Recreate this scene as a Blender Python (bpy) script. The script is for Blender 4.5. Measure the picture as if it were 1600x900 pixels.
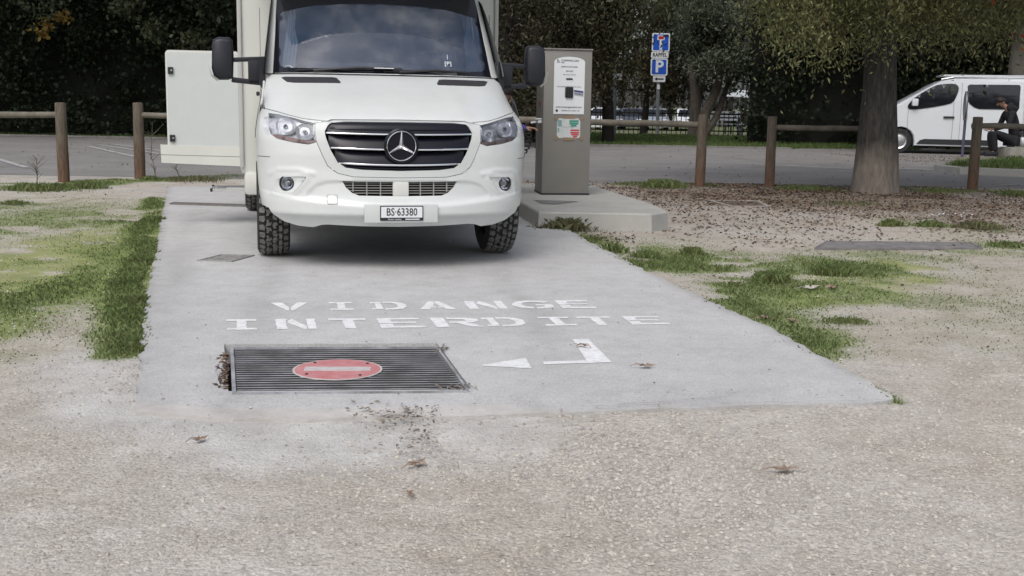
import bpy, bmesh, math, random
import numpy as np
from math import sin, cos, pi, radians, sqrt, atan, asin
from mathutils import Vector, Matrix, geometry
random.seed(7); RNG = np.random.default_rng(11)
for o in list(bpy.data.objects): bpy.data.objects.remove(o)
SC = bpy.context.scene; COL = SC.collection

# ------------------------------------------------------------------ camera
FPX, HORIZON, EYE, ROLL = 1800.0, 160.0, 1.2, .017
PITCH = atan((450 - HORIZON) / FPX)
_r0 = np.array([1, 0, 0.]); FWD = np.array([0, cos(PITCH), -sin(PITCH)]); _u0 = np.array([0, sin(PITCH), cos(PITCH)])
CUP = _u0 * cos(ROLL) - _r0 * sin(ROLL); CRT = _r0 * cos(ROLL) + _u0 * sin(ROLL)
cam_d = bpy.data.cameras.new('camera'); cam = bpy.data.objects.new('camera', cam_d); COL.objects.link(cam)
cam_d.sensor_width = 36; cam_d.lens = 36 * FPX / 1600; cam_d.clip_end = 2000; cam_d.clip_start = .05
cam.matrix_world = Matrix(((CRT[0], CUP[0], -FWD[0], 0), (CRT[1], CUP[1], -FWD[1], 0), (CRT[2], CUP[2], -FWD[2], EYE), (0, 0, 0, 1)))
SC.camera = cam
SC.render.resolution_x, SC.render.resolution_y = 1024, 576

# ------------------------------------------------------------------ sky, sun, exposure
world = bpy.data.worlds.new('World'); SC.world = world; world.use_nodes = True
wn, wl = world.node_tree.nodes, world.node_tree.links
bg = wn['Background']; sky = wn.new('ShaderNodeTexSky'); sky.sky_type = 'NISHITA'; sky.sun_disc = False
sky.sun_elevation = radians(52); sky.sun_rotation = radians(200); sky.dust_density = 4.0; sky.air_density = 1.0; sky.ozone_density = 1.0
hs = wn.new('ShaderNodeHueSaturation'); hs.inputs['Saturation'].default_value = .5
wl.new(sky.outputs[0], hs.inputs['Color']); wl.new(hs.outputs[0], bg.inputs[0]); bg.inputs[1].default_value = .13
sun_d = bpy.data.lights.new('sun', 'SUN'); sun_d.energy = 1.0; sun_d.angle = radians(35); sun_d.color = (1, .98, .96)
sun = bpy.data.objects.new('sun', sun_d); COL.objects.link(sun)
sd = Vector((sin(radians(200)) * cos(radians(52)), cos(radians(200)) * cos(radians(52)), sin(radians(52))))
sun.rotation_euler = sd.to_track_quat('Z', 'Y').to_euler()
SC.view_settings.view_transform = 'Standard'; SC.view_settings.look = 'None'
SC.view_settings.exposure = .25; SC.view_settings.gamma = 1

# ------------------------------------------------------------------ helpers
def ray(px, py): return FWD + CRT * (px - 800) / FPX - CUP * (py - 450) / FPX
def gp(px, py, z=0.0):                       # where a sight line meets level z
    d = ray(px, py); t = (z - EYE) / d[2]; return (d[0] * t, d[1] * t)
def at(px, py, Y):                           # where a sight line meets distance Y
    d = ray(px, py); t = Y / d[1]; return (d[0] * t, Y, EYE + d[2] * t)

def nd(nt, t, **kw):
    n = nt.nodes.new(t)
    for k, v in kw.items():
        if k in n.inputs: n.inputs[k].default_value = v
        else: setattr(n, k, v)
    return n
def pm(name, col, rough=.5, metal=0, var=0.0, vs=8.0, bump=0.0, bs=60.0, coat=0.0, col2=None, spec=.5, island=0.0, ior=1.5, emit=0.0, trans=0.0):
    m = bpy.data.materials.new(name); m.use_nodes = True; nt = m.node_tree; L = nt.links
    b = nt.nodes['Principled BSDF']; b.inputs['Roughness'].default_value = rough; b.inputs['Metallic'].default_value = metal
    b.inputs['Coat Weight'].default_value = coat; b.inputs['Coat Roughness'].default_value = .05
    b.inputs['Specular IOR Level'].default_value = spec
    c = (*col, 1); b.inputs['Base Color'].default_value = c
    out = None
    if var or col2:
        tc = nd(nt, 'ShaderNodeTexCoord'); n = nd(nt, 'ShaderNodeTexNoise', Scale=vs, Detail=6.0, Roughness=.65)
        L.new(tc.outputs['Object'], n.inputs['Vector'])
        r = nd(nt, 'ShaderNodeValToRGB'); L.new(n.outputs[0], r.inputs[0])
        r.color_ramp.elements[0].position = .32; r.color_ramp.elements[1].position = .68
        c2 = col2 if col2 else tuple(min(1, x * (1 + var)) for x in col); c1 = col if col2 else tuple(x * (1 - var) for x in col)
        r.color_ramp.elements[0].color = (*c1, 1); r.color_ramp.elements[1].color = (*c2, 1); out = r.outputs[0]
    if island:
        g = nd(nt, 'ShaderNodeNewGeometry'); mr = nd(nt, 'ShaderNodeMapRange'); L.new(g.outputs['Random Per Island'], mr.inputs[0])
        mr.inputs['To Min'].default_value = 1 - island; mr.inputs['To Max'].default_value = 1 + island
        h = nd(nt, 'ShaderNodeHueSaturation'); L.new(mr.outputs[0], h.inputs['Value'])
        mr2 = nd(nt, 'ShaderNodeMath', operation='MULTIPLY_ADD'); L.new(g.outputs['Random Per Island'], mr2.inputs[0]); mr2.inputs[1].default_value = .05; mr2.inputs[2].default_value = .475
        L.new(mr2.outputs[0], h.inputs['Hue'])
        if out: L.new(out, h.inputs['Color'])
        else: h.inputs['Color'].default_value = c
        out = h.outputs[0]
    if out: L.new(out, b.inputs['Base Color'])
    if bump:
        tc = nd(nt, 'ShaderNodeTexCoord'); n = nd(nt, 'ShaderNodeTexNoise', Scale=bs, Detail=5.0)
        L.new(tc.outputs['Object'], n.inputs['Vector']); bp = nd(nt, 'ShaderNodeBump', Strength=bump, Distance=.01)
        L.new(n.outputs[0], bp.inputs['Height']); L.new(bp.outputs[0], b.inputs['Normal'])
    if emit:
        b.inputs['Emission Color'].default_value = c; b.inputs['Emission Strength'].default_value = emit
    m.use_backface_culling = False
    return m
def glass(name, tint=(.9, .93, .95), transp=.8, rough=.02, ior=1.5):
    m = bpy.data.materials.new(name); m.use_nodes = True; nt = m.node_tree; L = nt.links
    nt.nodes.remove(nt.nodes['Principled BSDF']); o = nt.nodes['Material Output']
    t = nd(nt, 'ShaderNodeBsdfTransparent'); t.inputs[0].default_value = (*[x * transp for x in tint], 1)
    g = nd(nt, 'ShaderNodeBsdfGlossy'); g.inputs['Roughness'].default_value = rough
    f = nd(nt, 'ShaderNodeFresnel'); f.inputs[0].default_value = ior; mx = nd(nt, 'ShaderNodeMixShader')
    L.new(f.outputs[0], mx.inputs[0]); L.new(t.outputs[0], mx.inputs[1]); L.new(g.outputs[0], mx.inputs[2]); L.new(mx.outputs[0], o.inputs[0])
    return m

def tag(o, label=None, cat=None, group=None, kind=None):
    if label: o['label'] = label
    if cat: o['category'] = cat
    if group: o['group'] = group
    if kind: o['kind'] = kind
    return o
def empty(name, loc=(0, 0, 0), rz=0, label=None, cat=None, group=None):
    o = bpy.data.objects.new(name, None); COL.objects.link(o); o.location = loc; o.rotation_euler = (0, 0, rz); o.empty_display_size = .1
    return tag(o, label, cat, group)
def link(name, me, mat, parent=None, smooth=False, loc=None, rot=None):
    if smooth: me.polygons.foreach_set('use_smooth', [True] * len(me.polygons))
    if mat is not None and not me.materials: me.materials.append(mat)
    o = bpy.data.objects.new(name, me); COL.objects.link(o)
    if parent: o.parent = parent
    if loc is not None: o.location = loc
    if rot is not None: o.rotation_euler = rot
    return o
def copy_tree(o, parent=None):
    c = o.copy(); COL.objects.link(c); c.parent = parent
    for ch in list(o.children): copy_tree(ch, c)
    return c

class MB:
    def __init__(s): s.v = []; s.f = []; s.mi = []
    def add(s, v, f, mi=0):
        n = len(s.v); s.v += [tuple(p) for p in v]; s.f += [tuple(i + n for i in q) for q in f]; s.mi += [mi] * len(f); return s
    def box(s, c, d, rz=0, taper=1.0, bev=0.0, M=None, mi=0):
        if bev > 0:
            bm = bmesh.new(); bmesh.ops.create_cube(bm, size=1)
            for v in bm.verts:
                v.co = Vector((v.co.x * d[0] * (taper if v.co.z > 0 else 1), v.co.y * d[1] * (taper if v.co.z > 0 else 1), v.co.z * d[2]))
            bmesh.ops.bevel(bm, geom=list(bm.edges), offset=bev, segments=2, profile=.6, affect='EDGES')
            bm.verts.ensure_lookup_table(); vs = [v.co.copy() for v in bm.verts]; fs = [[v.index for v in f.verts] for f in bm.faces]; bm.free()
        else:
            vs = []
            for z in (-.5, .5):
                k = taper if z > 0 else 1
                for x, y in ((-.5, -.5), (.5, -.5), (.5, .5), (-.5, .5)): vs.append(Vector((x * d[0] * k, y * d[1] * k, z * d[2])))
            fs = [(3, 2, 1, 0), (4, 5, 6, 7), (0, 1, 5, 4), (1, 2, 6, 5), (2, 3, 7, 6), (3, 0, 4, 7)]
        if M is None: M = Matrix.Rotation(rz, 3, 'Z')
        return s.add([M @ v + Vector(c) for v in vs], fs, mi)
    def tube(s, pts, rad, n=10, cap=True, mi=0):
        pts = [Vector(p) for p in pts]
        if not hasattr(rad, '__len__'): rad = [rad] * len(pts)
        vs = []; up = None
        for i, p in enumerate(pts):
            t = (pts[min(i + 1, len(pts) - 1)] - pts[max(i - 1, 0)]).normalized()
            if up is None: up = t.orthogonal().normalized()
            up = (up - t * up.dot(t)); up = up.normalized() if up.length > 1e-5 else t.orthogonal().normalized()
            w = t.cross(up)
            for k in range(n):
                a = 2 * pi * k / n; vs.append(p + (up * cos(a) + w * sin(a)) * rad[i])
        fs = [(i * n + k, i * n + (k + 1) % n, (i + 1) * n + (k + 1) % n, (i + 1) * n + k) for i in range(len(pts) - 1) for k in range(n)]
        if cap: fs += [tuple(range(n))[::-1], tuple(range((len(pts) - 1) * n, len(pts) * n))]
        return s.add(vs, fs, mi)
    def lathe(s, prof, n=24, M=None, mi=0):      # (r, h) about Z, then M
        vs = [Vector((r * cos(2 * pi * k / n), r * sin(2 * pi * k / n), h)) for r, h in prof for k in range(n)]
        if M is not None: vs = [M @ v for v in vs]
        fs = [(i * n + k, i * n + (k + 1) % n, (i + 1) * n + (k + 1) % n, (i + 1) * n + k) for i in range(len(prof) - 1) for k in range(n)]
        return s.add(vs, fs, mi)
    def prism(s, poly, z0, z1, M=None, mi=0):    # poly in xy extruded z0..z1
        n = len(poly); vs = [Vector((x, y, z0)) for x, y in poly] + [Vector((x, y, z1)) for x, y in poly]
        if M is not None: vs = [M @ v for v in vs]
        return s.add(vs, [tuple(range(n))[::-1], tuple(range(n, 2 * n))] + [(i, (i + 1) % n, n + (i + 1) % n, n + i) for i in range(n)], mi)
    def sweep(s, path, sec, mi=0):               # section given as (dy, dz) offsets
        n = len(sec); vs = [(p[0], p[1] + a, p[2] + b) for p in path for a, b in sec]
        fs = [(i * n + k, i * n + (k + 1) % n, (i + 1) * n + (k + 1) % n, (i + 1) * n + k) for i in range(len(path) - 1) for k in range(n)]
        return s.add(vs, fs + [tuple(range(n)), tuple(range((len(path) - 1) * n, len(path) * n))[::-1]], mi)
    def mesh(s, name):
        me = bpy.data.meshes.new(name); me.from_pydata(s.v, [], s.f)
        bm = bmesh.new(); bm.from_mesh(me); bmesh.ops.recalc_face_normals(bm, faces=bm.faces); bm.to_mesh(me); bm.free()
        return me
    def obj(s, name, mat, parent=None, smooth=False, loc=None, rot=None, sharp=35):
        me = s.mesh(name); o = link(name, me, mat, parent, smooth, loc, rot)
        if smooth: me.set_sharp_from_angle(angle=radians(sharp))
        return o
RX = lambda a: Matrix.Rotation(a, 4, 'X')
FRONT = Matrix.Rotation(pi / 2, 4, 'X')          # xy plane -> facing -Y (x, z)

def np_mesh(name, V, F, mat, parent=None, smooth=False, attrs=None):
    me = bpy.data.meshes.new(name); V = np.asarray(V, np.float32); F = np.asarray(F, np.int32); k = F.shape[1]
    me.vertices.add(len(V)); me.vertices.foreach_set('co', V.ravel())
    me.loops.add(F.size); me.loops.foreach_set('vertex_index', F.ravel())
    me.polygons.add(len(F)); me.polygons.foreach_set('loop_start', np.arange(0, F.size, k, dtype=np.int32))
    me.polygons.foreach_set('use_smooth', np.full(len(F), smooth)); me.update(calc_edges=True)
    for n, a in (attrs or {}).items():
        at_ = me.attributes.new(n, 'FLOAT', 'POINT'); at_.data.foreach_set('value', np.asarray(a, np.float32))
    return link(name, me, mat, parent)

_LAT = RNG.random((256, 256))
def vnoise(x, y, sc, octv=4, seed=0):
    t = 0; amp = 1; tot = 0
    for k in range(octv):
        u, v = x * sc * 2 ** k + 17.3 * k + seed * 31.7 + 100, y * sc * 2 ** k + 9.1 * k + seed * 11.3 + 100
        i, j = np.floor(u).astype(int), np.floor(v).astype(int); fu, fv = u - i, v - j; fu = fu * fu * (3 - 2 * fu); fv = fv * fv * (3 - 2 * fv)
        g = lambda a, b: _LAT[a % 256, b % 256]
        t = t + amp * ((g(i, j) * (1 - fu) + g(i + 1, j) * fu) * (1 - fv) + (g(i, j + 1) * (1 - fu) + g(i + 1, j + 1) * fu) * fv); tot += amp; amp *= .55
    return t / tot
def inpoly(x, y, poly):
    r = np.zeros(np.shape(x), bool); n = len(poly)
    for i in range(n):
        x1, y1 = poly[i]; x2, y2 = poly[(i + 1) % n]
        if y1 == y2: continue
        r ^= ((y1 > y) != (y2 > y)) & (x < (x2 - x1) * (y - y1) / (y2 - y1) + x1)
    return r
def segdist(x, y, pts, closed=False):
    d = np.full(np.shape(x), 1e9); n = len(pts)
    for i in range(n if closed else n - 1):
        ax, ay = pts[i]; bx, by = pts[(i + 1) % n]; L = (bx - ax) ** 2 + (by - ay) ** 2 + 1e-12
        t = np.clip(((x - ax) * (bx - ax) + (y - ay) * (by - ay)) / L, 0, 1)
        d = np.minimum(d, np.hypot(x - ax - t * (bx - ax), y - ay - t * (by - ay)))
    return d
def subdiv(poly, step, closed=True):
    out = []; n = len(poly)
    for i in range(n if closed else n - 1):
        a, b = poly[i], poly[(i + 1) % n]; k = max(1, int(math.hypot(b[0] - a[0], b[1] - a[1]) / step))
        out += [(a[0] + (b[0] - a[0]) * j / k, a[1] + (b[1] - a[1]) * j / k) for j in range(k)]
    if not closed: out.append(poly[-1])
    return out
def cdt(outer, holes=(), step=.05, estep=None):
    estep = estep or step; loops = [subdiv(outer, estep)] + [subdiv(h, estep) for h in holes]
    A = np.array(loops[0]); x0, y0 = A.min(0); x1, y1 = A.max(0)
    gx, gy = np.meshgrid(np.arange(x0 + step / 2, x1, step), np.arange(y0 + step / 2, y1, step)); gx = gx.ravel(); gy = gy.ravel()
    ok = inpoly(gx, gy, loops[0]) & (segdist(gx, gy, loops[0], True) > step * .45)
    for h in loops[1:]: ok &= ~inpoly(gx, gy, h) & (segdist(gx, gy, h, True) > step * .45)
    pts = []; ed = []
    for l in loops:
        n = len(pts); pts += [Vector(p) for p in l]; ed += [(n + i, n + (i + 1) % len(l)) for i in range(len(l))]
    pts += [Vector((a, b)) for a, b in zip(gx[ok], gy[ok])]
    V, _, F, *_r = geometry.delaunay_2d_cdt(pts, ed, [], 0, 1e-5)
    C = np.array([[(V[f[0]][k] + V[f[1]][k] + V[f[2]][k]) / 3 for k in (0, 1)] for f in F])
    k = inpoly(C[:, 0], C[:, 1], loops[0])
    for h in loops[1:]: k &= ~inpoly(C[:, 0], C[:, 1], h)
    return [tuple(v) for v in V], [tuple(f) for f, q in zip(F, k) if q]
def mod(o, t, **kw):
    m = o.modifiers.new(t.lower(), t)
    for k, v in kw.items(): setattr(m, k, v)
    return m
def patch(name, outer, holes, fn, mat, parent, step=.04, estep=None, thick=0.0, smooth=True, off=-1):
    V, F = cdt(outer, holes, step, estep); me = bpy.data.meshes.new(name); me.from_pydata([fn(*p) for p in V], [], F); me.validate()
    o = link(name, me, mat, parent, smooth)
    if thick:
        mod(o, 'SOLIDIFY', thickness=thick, offset=off, use_even_offset=False); mod(o, 'EDGE_SPLIT', split_angle=radians(45))
    return o
def smoothpoly(p, it=2):
    for _ in range(it):
        q = []
        for i in range(len(p)):
            a, b = p[i], p[(i + 1) % len(p)]; q += [(a[0] * .75 + b[0] * .25, a[1] * .75 + b[1] * .25), (a[0] * .25 + b[0] * .75, a[1] * .25 + b[1] * .75)]
        p = q
    return p
def text(s, size, mat, name, parent=None, loc=(0, 0, 0), rot=(pi / 2, 0, 0), sx=1.0, align='CENTER', depth=.0008, spacing=1.0, bold=0.0):
    c = bpy.data.curves.new(name, 'FONT'); c.body = s; c.size = size; c.extrude = depth; c.align_x = align; c.align_y = 'CENTER'; c.resolution_u = 3; c.space_character = spacing; c.offset = bold * size
    t = bpy.data.objects.new(name, c); COL.objects.link(t); bpy.context.view_layer.update()
    me = bpy.data.meshes.new_from_object(t); bpy.data.objects.remove(t)
    o = link(name, me, mat, parent, loc=loc, rot=rot); o.scale = (sx, 1, 1); return o
def rrect(w, h, r, n=4, cx=0, cy=0):
    out = []
    for sx, sy, a0 in ((1, 1, 0), (-1, 1, pi / 2), (-1, -1, pi), (1, -1, 3 * pi / 2)):
        for k in range(n + 1):
            a = a0 + pi / 2 * k / n; out.append((cx + sx * (w / 2 - r) + r * cos(a), cy + sy * (h / 2 - r) + r * sin(a)))
    return out

# ------------------------------------------------------------------ materials
def ramp(nt, fac, stops):
    r = nd(nt, 'ShaderNodeValToRGB'); nt.links.new(fac, r.inputs[0]); e = r.color_ramp.elements
    e[0].position, e[0].color = stops[0][0], (*stops[0][1], 1); e[1].position, e[1].color = stops[-1][0], (*stops[-1][1], 1)
    for p, c in stops[1:-1]: k = e.new(p); k.color = (*c, 1)
    return r.outputs[0]
def mixc(nt, f, a, b, t='MIX'):
    m = nd(nt, 'ShaderNodeMix', data_type='RGBA', blend_type=t)
    for s, v in ((m.inputs[0], f), (m.inputs[6], a), (m.inputs[7], b)):
        if hasattr(v, 'is_linked'): nt.links.new(v, s)
        else: s.default_value = v if not isinstance(v, tuple) else (*v, 1)
    return m.outputs[2]
def noise(nt, sc, det=5, rough=.6, vec=None):
    n = nd(nt, 'ShaderNodeTexNoise', Scale=sc, Detail=float(det), Roughness=rough)
    if vec: nt.links.new(vec, n.inputs['Vector'])
    return n.outputs[0]
def mth(nt, op, a, b=None, clamp=False):
    m = nd(nt, 'ShaderNodeMath', operation=op); m.use_clamp = clamp
    for i, v in enumerate((a, b)):
        if v is None: continue
        if hasattr(v, 'is_linked'): nt.links.new(v, m.inputs[i])
        else: m.inputs[i].default_value = v
    return m.outputs[0]
M = {}
M['white'] = pm('white_paint', (.645, .665, .66), .28, coat=.6, var=.045, vs=3.5)
M['white2'] = pm('white_trim_plastic', (.57, .59, .58), .4)
M['cream'] = pm('cream_plastic', (.63, .635, .60), .4, var=.04, vs=3)
M['boxwhite'] = pm('camper_panel_white', (.64, .645, .61), .35, var=.03, vs=1.5)
M['black'] = pm('gloss_black', (.008, .008, .014), .3, spec=.3)
M['dark'] = pm('dark_plastic', (.025, .026, .03), .45, var=.2, vs=20)
M['void'] = pm('unlit_black', (.006, .006, .007), .9)
M['rubber'] = pm('tyre_rubber', (.022, .022, .024), .75, var=.3, vs=12)
M['tread'] = pm('tyre_tread', (.17, .165, .158), .85, var=.3, vs=25, bump=.4, bs=90)
M['mirror'] = pm('mirror_shell', (.022, .023, .03), .4, spec=.35)
M['bowl'] = pm('lamp_bowl_silver', (.72, .73, .75), .28, .7)
M['chrome'] = pm('chrome', (.85, .86, .88), .12, 1)
M['satin'] = pm('satin_metal', (.6, .61, .63), .32, 1)
M['lightgrey'] = pm('light_grey_plastic', (.5, .5, .49), .5)
def sky_sheen_glass(name):  # mottled blue diffuse layer painted in for the sky's reflection
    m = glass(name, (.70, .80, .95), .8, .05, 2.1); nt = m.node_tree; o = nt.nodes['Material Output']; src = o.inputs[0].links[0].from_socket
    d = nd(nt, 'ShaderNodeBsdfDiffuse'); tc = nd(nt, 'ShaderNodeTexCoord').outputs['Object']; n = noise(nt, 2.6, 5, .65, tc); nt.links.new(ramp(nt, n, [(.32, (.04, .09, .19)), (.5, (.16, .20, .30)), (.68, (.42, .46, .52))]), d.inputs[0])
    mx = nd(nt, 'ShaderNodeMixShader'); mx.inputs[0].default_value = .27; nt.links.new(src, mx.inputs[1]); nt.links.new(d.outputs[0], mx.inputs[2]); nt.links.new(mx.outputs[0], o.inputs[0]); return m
M['wglass_'] = glass('windscreen_glass', (.62, .74, .9), .7, .04, 2.3)
M['lens'] = glass('lamp_lens', (.95, .96, 1), .92, .02, 1.45)
M['reflector'] = pm('lamp_reflector', (.66, .67, .68), .35, .4, var=.25, vs=30)
M['amber'] = pm('turn_signal_reflector', (.40, .28, .25), .3, .4)
M['plate'] = pm('plate_white', (.72, .74, .76), .4)
M['ink'] = pm('black_ink', (.015, .015, .02), .5)
M['trimgrey'] = pm('grey_trim', (.34, .34, .32), .5)

# ------------------------------------------------------------------ ground masks
PAD = [gp(262, 293), gp(256, 330), gp(245, 400), gp(231, 470), gp(221, 545), gp(216, 600), gp(212, 645), gp(330, 655), gp(480, 656), gp(640, 653), gp(760, 651), gp(860, 647), gp(1000, 641), gp(1120, 637), gp(1250, 634), gp(1405, 628),
       gp(1320, 580), gp(1190, 510), gp(1060, 452), gp(940, 390), gp(870, 352), gp(835, 335), gp(815, 318), gp(800, 293)]
PIT = [gp(350, 543), gp(683, 541), gp(736, 613), gp(357, 617)]
ISL = [gp(790, 309), gp(845, 353), gp(1045, 358), gp(1050, 330), gp(1010, 315), gp(928, 296)]
def W(pts): return [gp(*p) for p in pts]
def ell(x, y, cx, cy, rx, ry):               # soft elliptical zone, sized by the ground it covers
    c = gp(cx, cy); a = gp(cx + rx, cy); b = gp(cx, cy - ry); b2 = gp(cx, cy + ry)
    RXm = abs(a[0] - c[0]); RYm = (b[1] - b2[1]) / 2; cyy = (b[1] + b2[1]) / 2
    return np.clip(1.35 - np.hypot((x - c[0]) / RXm, (y - cyy) / RYm), 0, 1)
def band(x, y, pts, w, soft=.5):
    return np.clip((w * (1 + soft) - segdist(x, y, W(pts))) / (w * soft * 2), 0, 1)
def masks(x, y):
    wx = x + (vnoise(x, y, 1.1, 3, 1) - .5) * .7; wy = y + (vnoise(x, y, 1.1, 3, 2) - .5) * 1.0
    n = vnoise(x, y, 2.2, 5, 3)
    g = np.zeros(np.shape(x))
    mx = lambda a, b: np.maximum(a, b)
    g = mx(g, band(x + (wx - x) * .35, y, [(203, 548), (208, 500), (214, 455), (224, 400), (236, 345), (244, 310)], .15, .6) * 1.1)
    g = mx(g, band(x + (wx - x) * .35, y, [(190, 530), (200, 460), (212, 400), (226, 350)], .13, .9))
    g = mx(g, band(wx, wy, [(-200, 290), (0, 289), (130, 287)], .45)); g = mx(g, band(x, wy, [(130, 285), (365, 276)], .4) * .9)
    g = mx(g, ell(x + (wx - x) * .6, wy, 90, 440, 240, 100) * .62); g = mx(g, ell(x + (wx - x) * .6, wy, 60, 460, 180, 60) * .85); g = mx(g, ell(wx, wy, 40, 355, 240, 50) * .6); g = mx(g, ell(wx, wy, 190, 345, 60, 14) * .8); g = mx(g, ell(wx, wy, 20, 320, 120, 22) * .55)
    g = mx(g, ell(wx, wy, 20, 500, 180, 50) * .5)
    g = mx(g, band(x, y + (wy - y) * .3, [(845, 345), (880, 366), (940, 397), (1000, 425)], .22, .6)); g = mx(g, band(x, y, [(1000, 428), (1080, 466), (1190, 520), (1260, 558)], .13, .8)); g = mx(g, band(x, y, [(1260, 560), (1330, 592), (1400, 626)], .035, .9) * .9)
    g = mx(g, ell(wx, wy, 1090, 420, 150, 38)); g = mx(g, ell(wx, wy, 1300, 418, 110, 26) * .9); g = mx(g, ell(wx, wy, 1330, 450, 180, 52) * .62)
    g = mx(g, band(x + (wx - x) * .5, wy, [(900, 368), (960, 398), (1060, 420), (1150, 462), (1230, 500), (1290, 540)], .27, .9) * .95); g = mx(g, ell(wx, wy, 1180, 440, 210, 60) * .85)
    g = mx(g, ell(wx, wy, 1420, 470, 360, 90) * .45); g = mx(g, ell(wx, wy, 1480, 400, 300, 26) * .5); g = mx(g, ell(wx, wy, 1480, 350, 110, 12) * .6); g = mx(g, ell(wx, wy, 1560, 383, 90, 14) * .5)
    g = mx(g, band(x, wy, [(985, 289), (1100, 289)], .32)); g = mx(g, band(x, wy, [(1210, 290), (1350, 293)], .25) * .8); g = mx(g, band(x, wy, [(1400, 293), (1620, 302)], .35) * .8)
    g = mx(g, ell(wx, wy, 1330, 318, 160, 10) * .35)
    moss = mx(ell(wx, wy, 1255, 458, 85, 20), mx(ell(wx, wy, 1405, 420, 60, 26), ell(wx, wy, 1330, 440, 150, 30) * .6))
    moss = mx(moss, mx(ell(wx, wy, 80, 440, 260, 100) * 1.3, ell(wx, wy, 10, 500, 100, 30)))
    lit = mx(ell(wx, wy, 1290, 312, 420, 34), ell(wx, wy, 1150, 345, 300, 34) * .55); lit = mx(lit, ell(wx, wy, 1500, 330, 260, 46) * .8)
    lit = mx(lit, band(x, y, [(850, 352), (960, 372)], .3) * .4)
    g = g * np.clip((n - .22) * 3.6, 0, 1); moss = moss * np.clip((vnoise(x, y, 3, 4, 5) - .16) * 3.2, 0, 1)
    return np.clip(g, 0, 1), np.clip(moss, 0, 1), np.clip(lit, 0, 1)

# ------------------------------------------------------------------ ground
def ground_mat():
    m = bpy.data.materials.new('gravel_ground'); m.use_nodes = True; nt = m.node_tree; L = nt.links; b = nt.nodes['Principled BSDF']
    tc = nd(nt, 'ShaderNodeTexCoord').outputs['Object']; b.inputs['Roughness'].default_value = .95; b.inputs['Specular IOR Level'].default_value = .2
    big = noise(nt, .55, 5, .6, tc); mid = noise(nt, 4, 6, .7, tc); fine = noise(nt, 70, 4, .7, tc)
    base = ramp(nt, big, [(.3, (.43, .40, .36)), (.45, (.51, .48, .445)), (.55, (.42, .37, .31)), (.7, (.53, .51, .48))])
    base = mixc(nt, .55, base, ramp(nt, mid, [(.3, (.32, .285, .245)), (.52, (.47, .44, .40)), (.7, (.60, .575, .54))]))
    v = nd(nt, 'ShaderNodeTexVoronoi', Scale=95.0); L.new(tc, v.inputs['Vector'])
    v2 = nd(nt, 'ShaderNodeTexVoronoi', Scale=42.0); L.new(tc, v2.inputs['Vector'])
    cell = ramp(nt, mth(nt, 'FRACT', mth(nt, 'MULTIPLY', v.outputs['Color'], 1.0)), [(0, (.62, .62, .62)), (.5, (1, 1, 1)), (1, (1.28, 1.25, 1.22))])
    base = mixc(nt, .6, base, cell, 'MULTIPLY')
    base = mixc(nt, 1.0, base, ramp(nt, fine, [(.3, (.74, .73, .72)), (.6, (1.08, 1.08, 1.08))]), 'MULTIPLY')
    def attr(n):
        a = nd(nt, 'ShaderNodeAttribute'); a.attribute_name = n; return a.outputs['Fac']
    fn = noise(nt, 28, 6, .75, tc)
    g = mth(nt, 'MULTIPLY', mth(nt, 'SUBTRACT', mth(nt, 'ADD', attr('grass'), fn), .88), 4.5, True)
    mo = mth(nt, 'MULTIPLY', mth(nt, 'SUBTRACT', mth(nt, 'ADD', attr('moss'), fn), .74), 2.2, True)
    li = mth(nt, 'MULTIPLY', mth(nt, 'SUBTRACT', mth(nt, 'ADD', attr('litter'), fn), .95), 3, True)
    c = mixc(nt, mth(nt, 'MULTIPLY', attr('litter'), .5), base, (.33, .285, .24))
    c = mixc(nt, mth(nt, 'MULTIPLY', mth(nt, 'MULTIPLY', mth(nt, 'SUBTRACT', mth(nt, 'ADD', attr('pale'), fn), .85), 3, True), .75), c, ramp(nt, mid, [(.35, (.44, .43, .42)), (.65, (.60, .595, .585))]))
    c = mixc(nt, mth(nt, 'MULTIPLY', attr('grass'), .72), c, ramp(nt, fn, [(.35, (.15, .18, .07)), (.6, (.29, .30, .18))]))
    c = mixc(nt, mth(nt, 'MULTIPLY', mo, .85), c, ramp(nt, mid, [(.35, (.19, .225, .07)), (.65, (.31, .33, .12))]))
    c = mixc(nt, mth(nt, 'MULTIPLY', g, .8), c, ramp(nt, mid, [(.35, (.12, .17, .05)), (.65, (.21, .26, .09))]))
    c = mixc(nt, mth(nt, 'MULTIPLY', li, .5), c, (.11, .075, .055))
    L.new(c, b.inputs['Base Color'])
    h = mth(nt, 'ADD', mth(nt, 'MULTIPLY', v.outputs['Distance'], -.6), mth(nt, 'ADD', mth(nt, 'MULTIPLY', v2.outputs['Distance'], -.5), fine))
    bp = nd(nt, 'ShaderNodeBump', Strength=.55, Distance=.012); L.new(h, bp.inputs['Height']); L.new(bp.outputs[0], b.inputs['Normal'])
    return m
M['ground'] = ground_mat()
FARDIP = lambda y: -.45 * np.clip((y - 48) / 25, 0, 1)
def gheight(x, y):
    h = (vnoise(x, y, .9, 4, 8) - .5) * .035 + (vnoise(x, y, 6, 3, 9) - .5) * .012 - .012
    dp = segdist(x, y, PAD, True); ip = inpoly(x, y, PAD)
    h = np.where(ip, -.012, h * np.clip(dp / .3, 0, 1) - .006 * (1 - np.clip(dp / .3, 0, 1)))
    h = h * np.clip((17.0 - y) / 1.2, 0, 1); return np.where(y > 18.7, -.012, h)
xs = np.arange(-17, 19.01, .07); ys = np.concatenate([np.arange(.8, 6, .035), np.geomspace(6, 19.5, 190)])
X, Y = np.meshgrid(xs, ys); x, y = X.ravel(), Y.ravel(); z = gheight(x, y)
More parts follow.
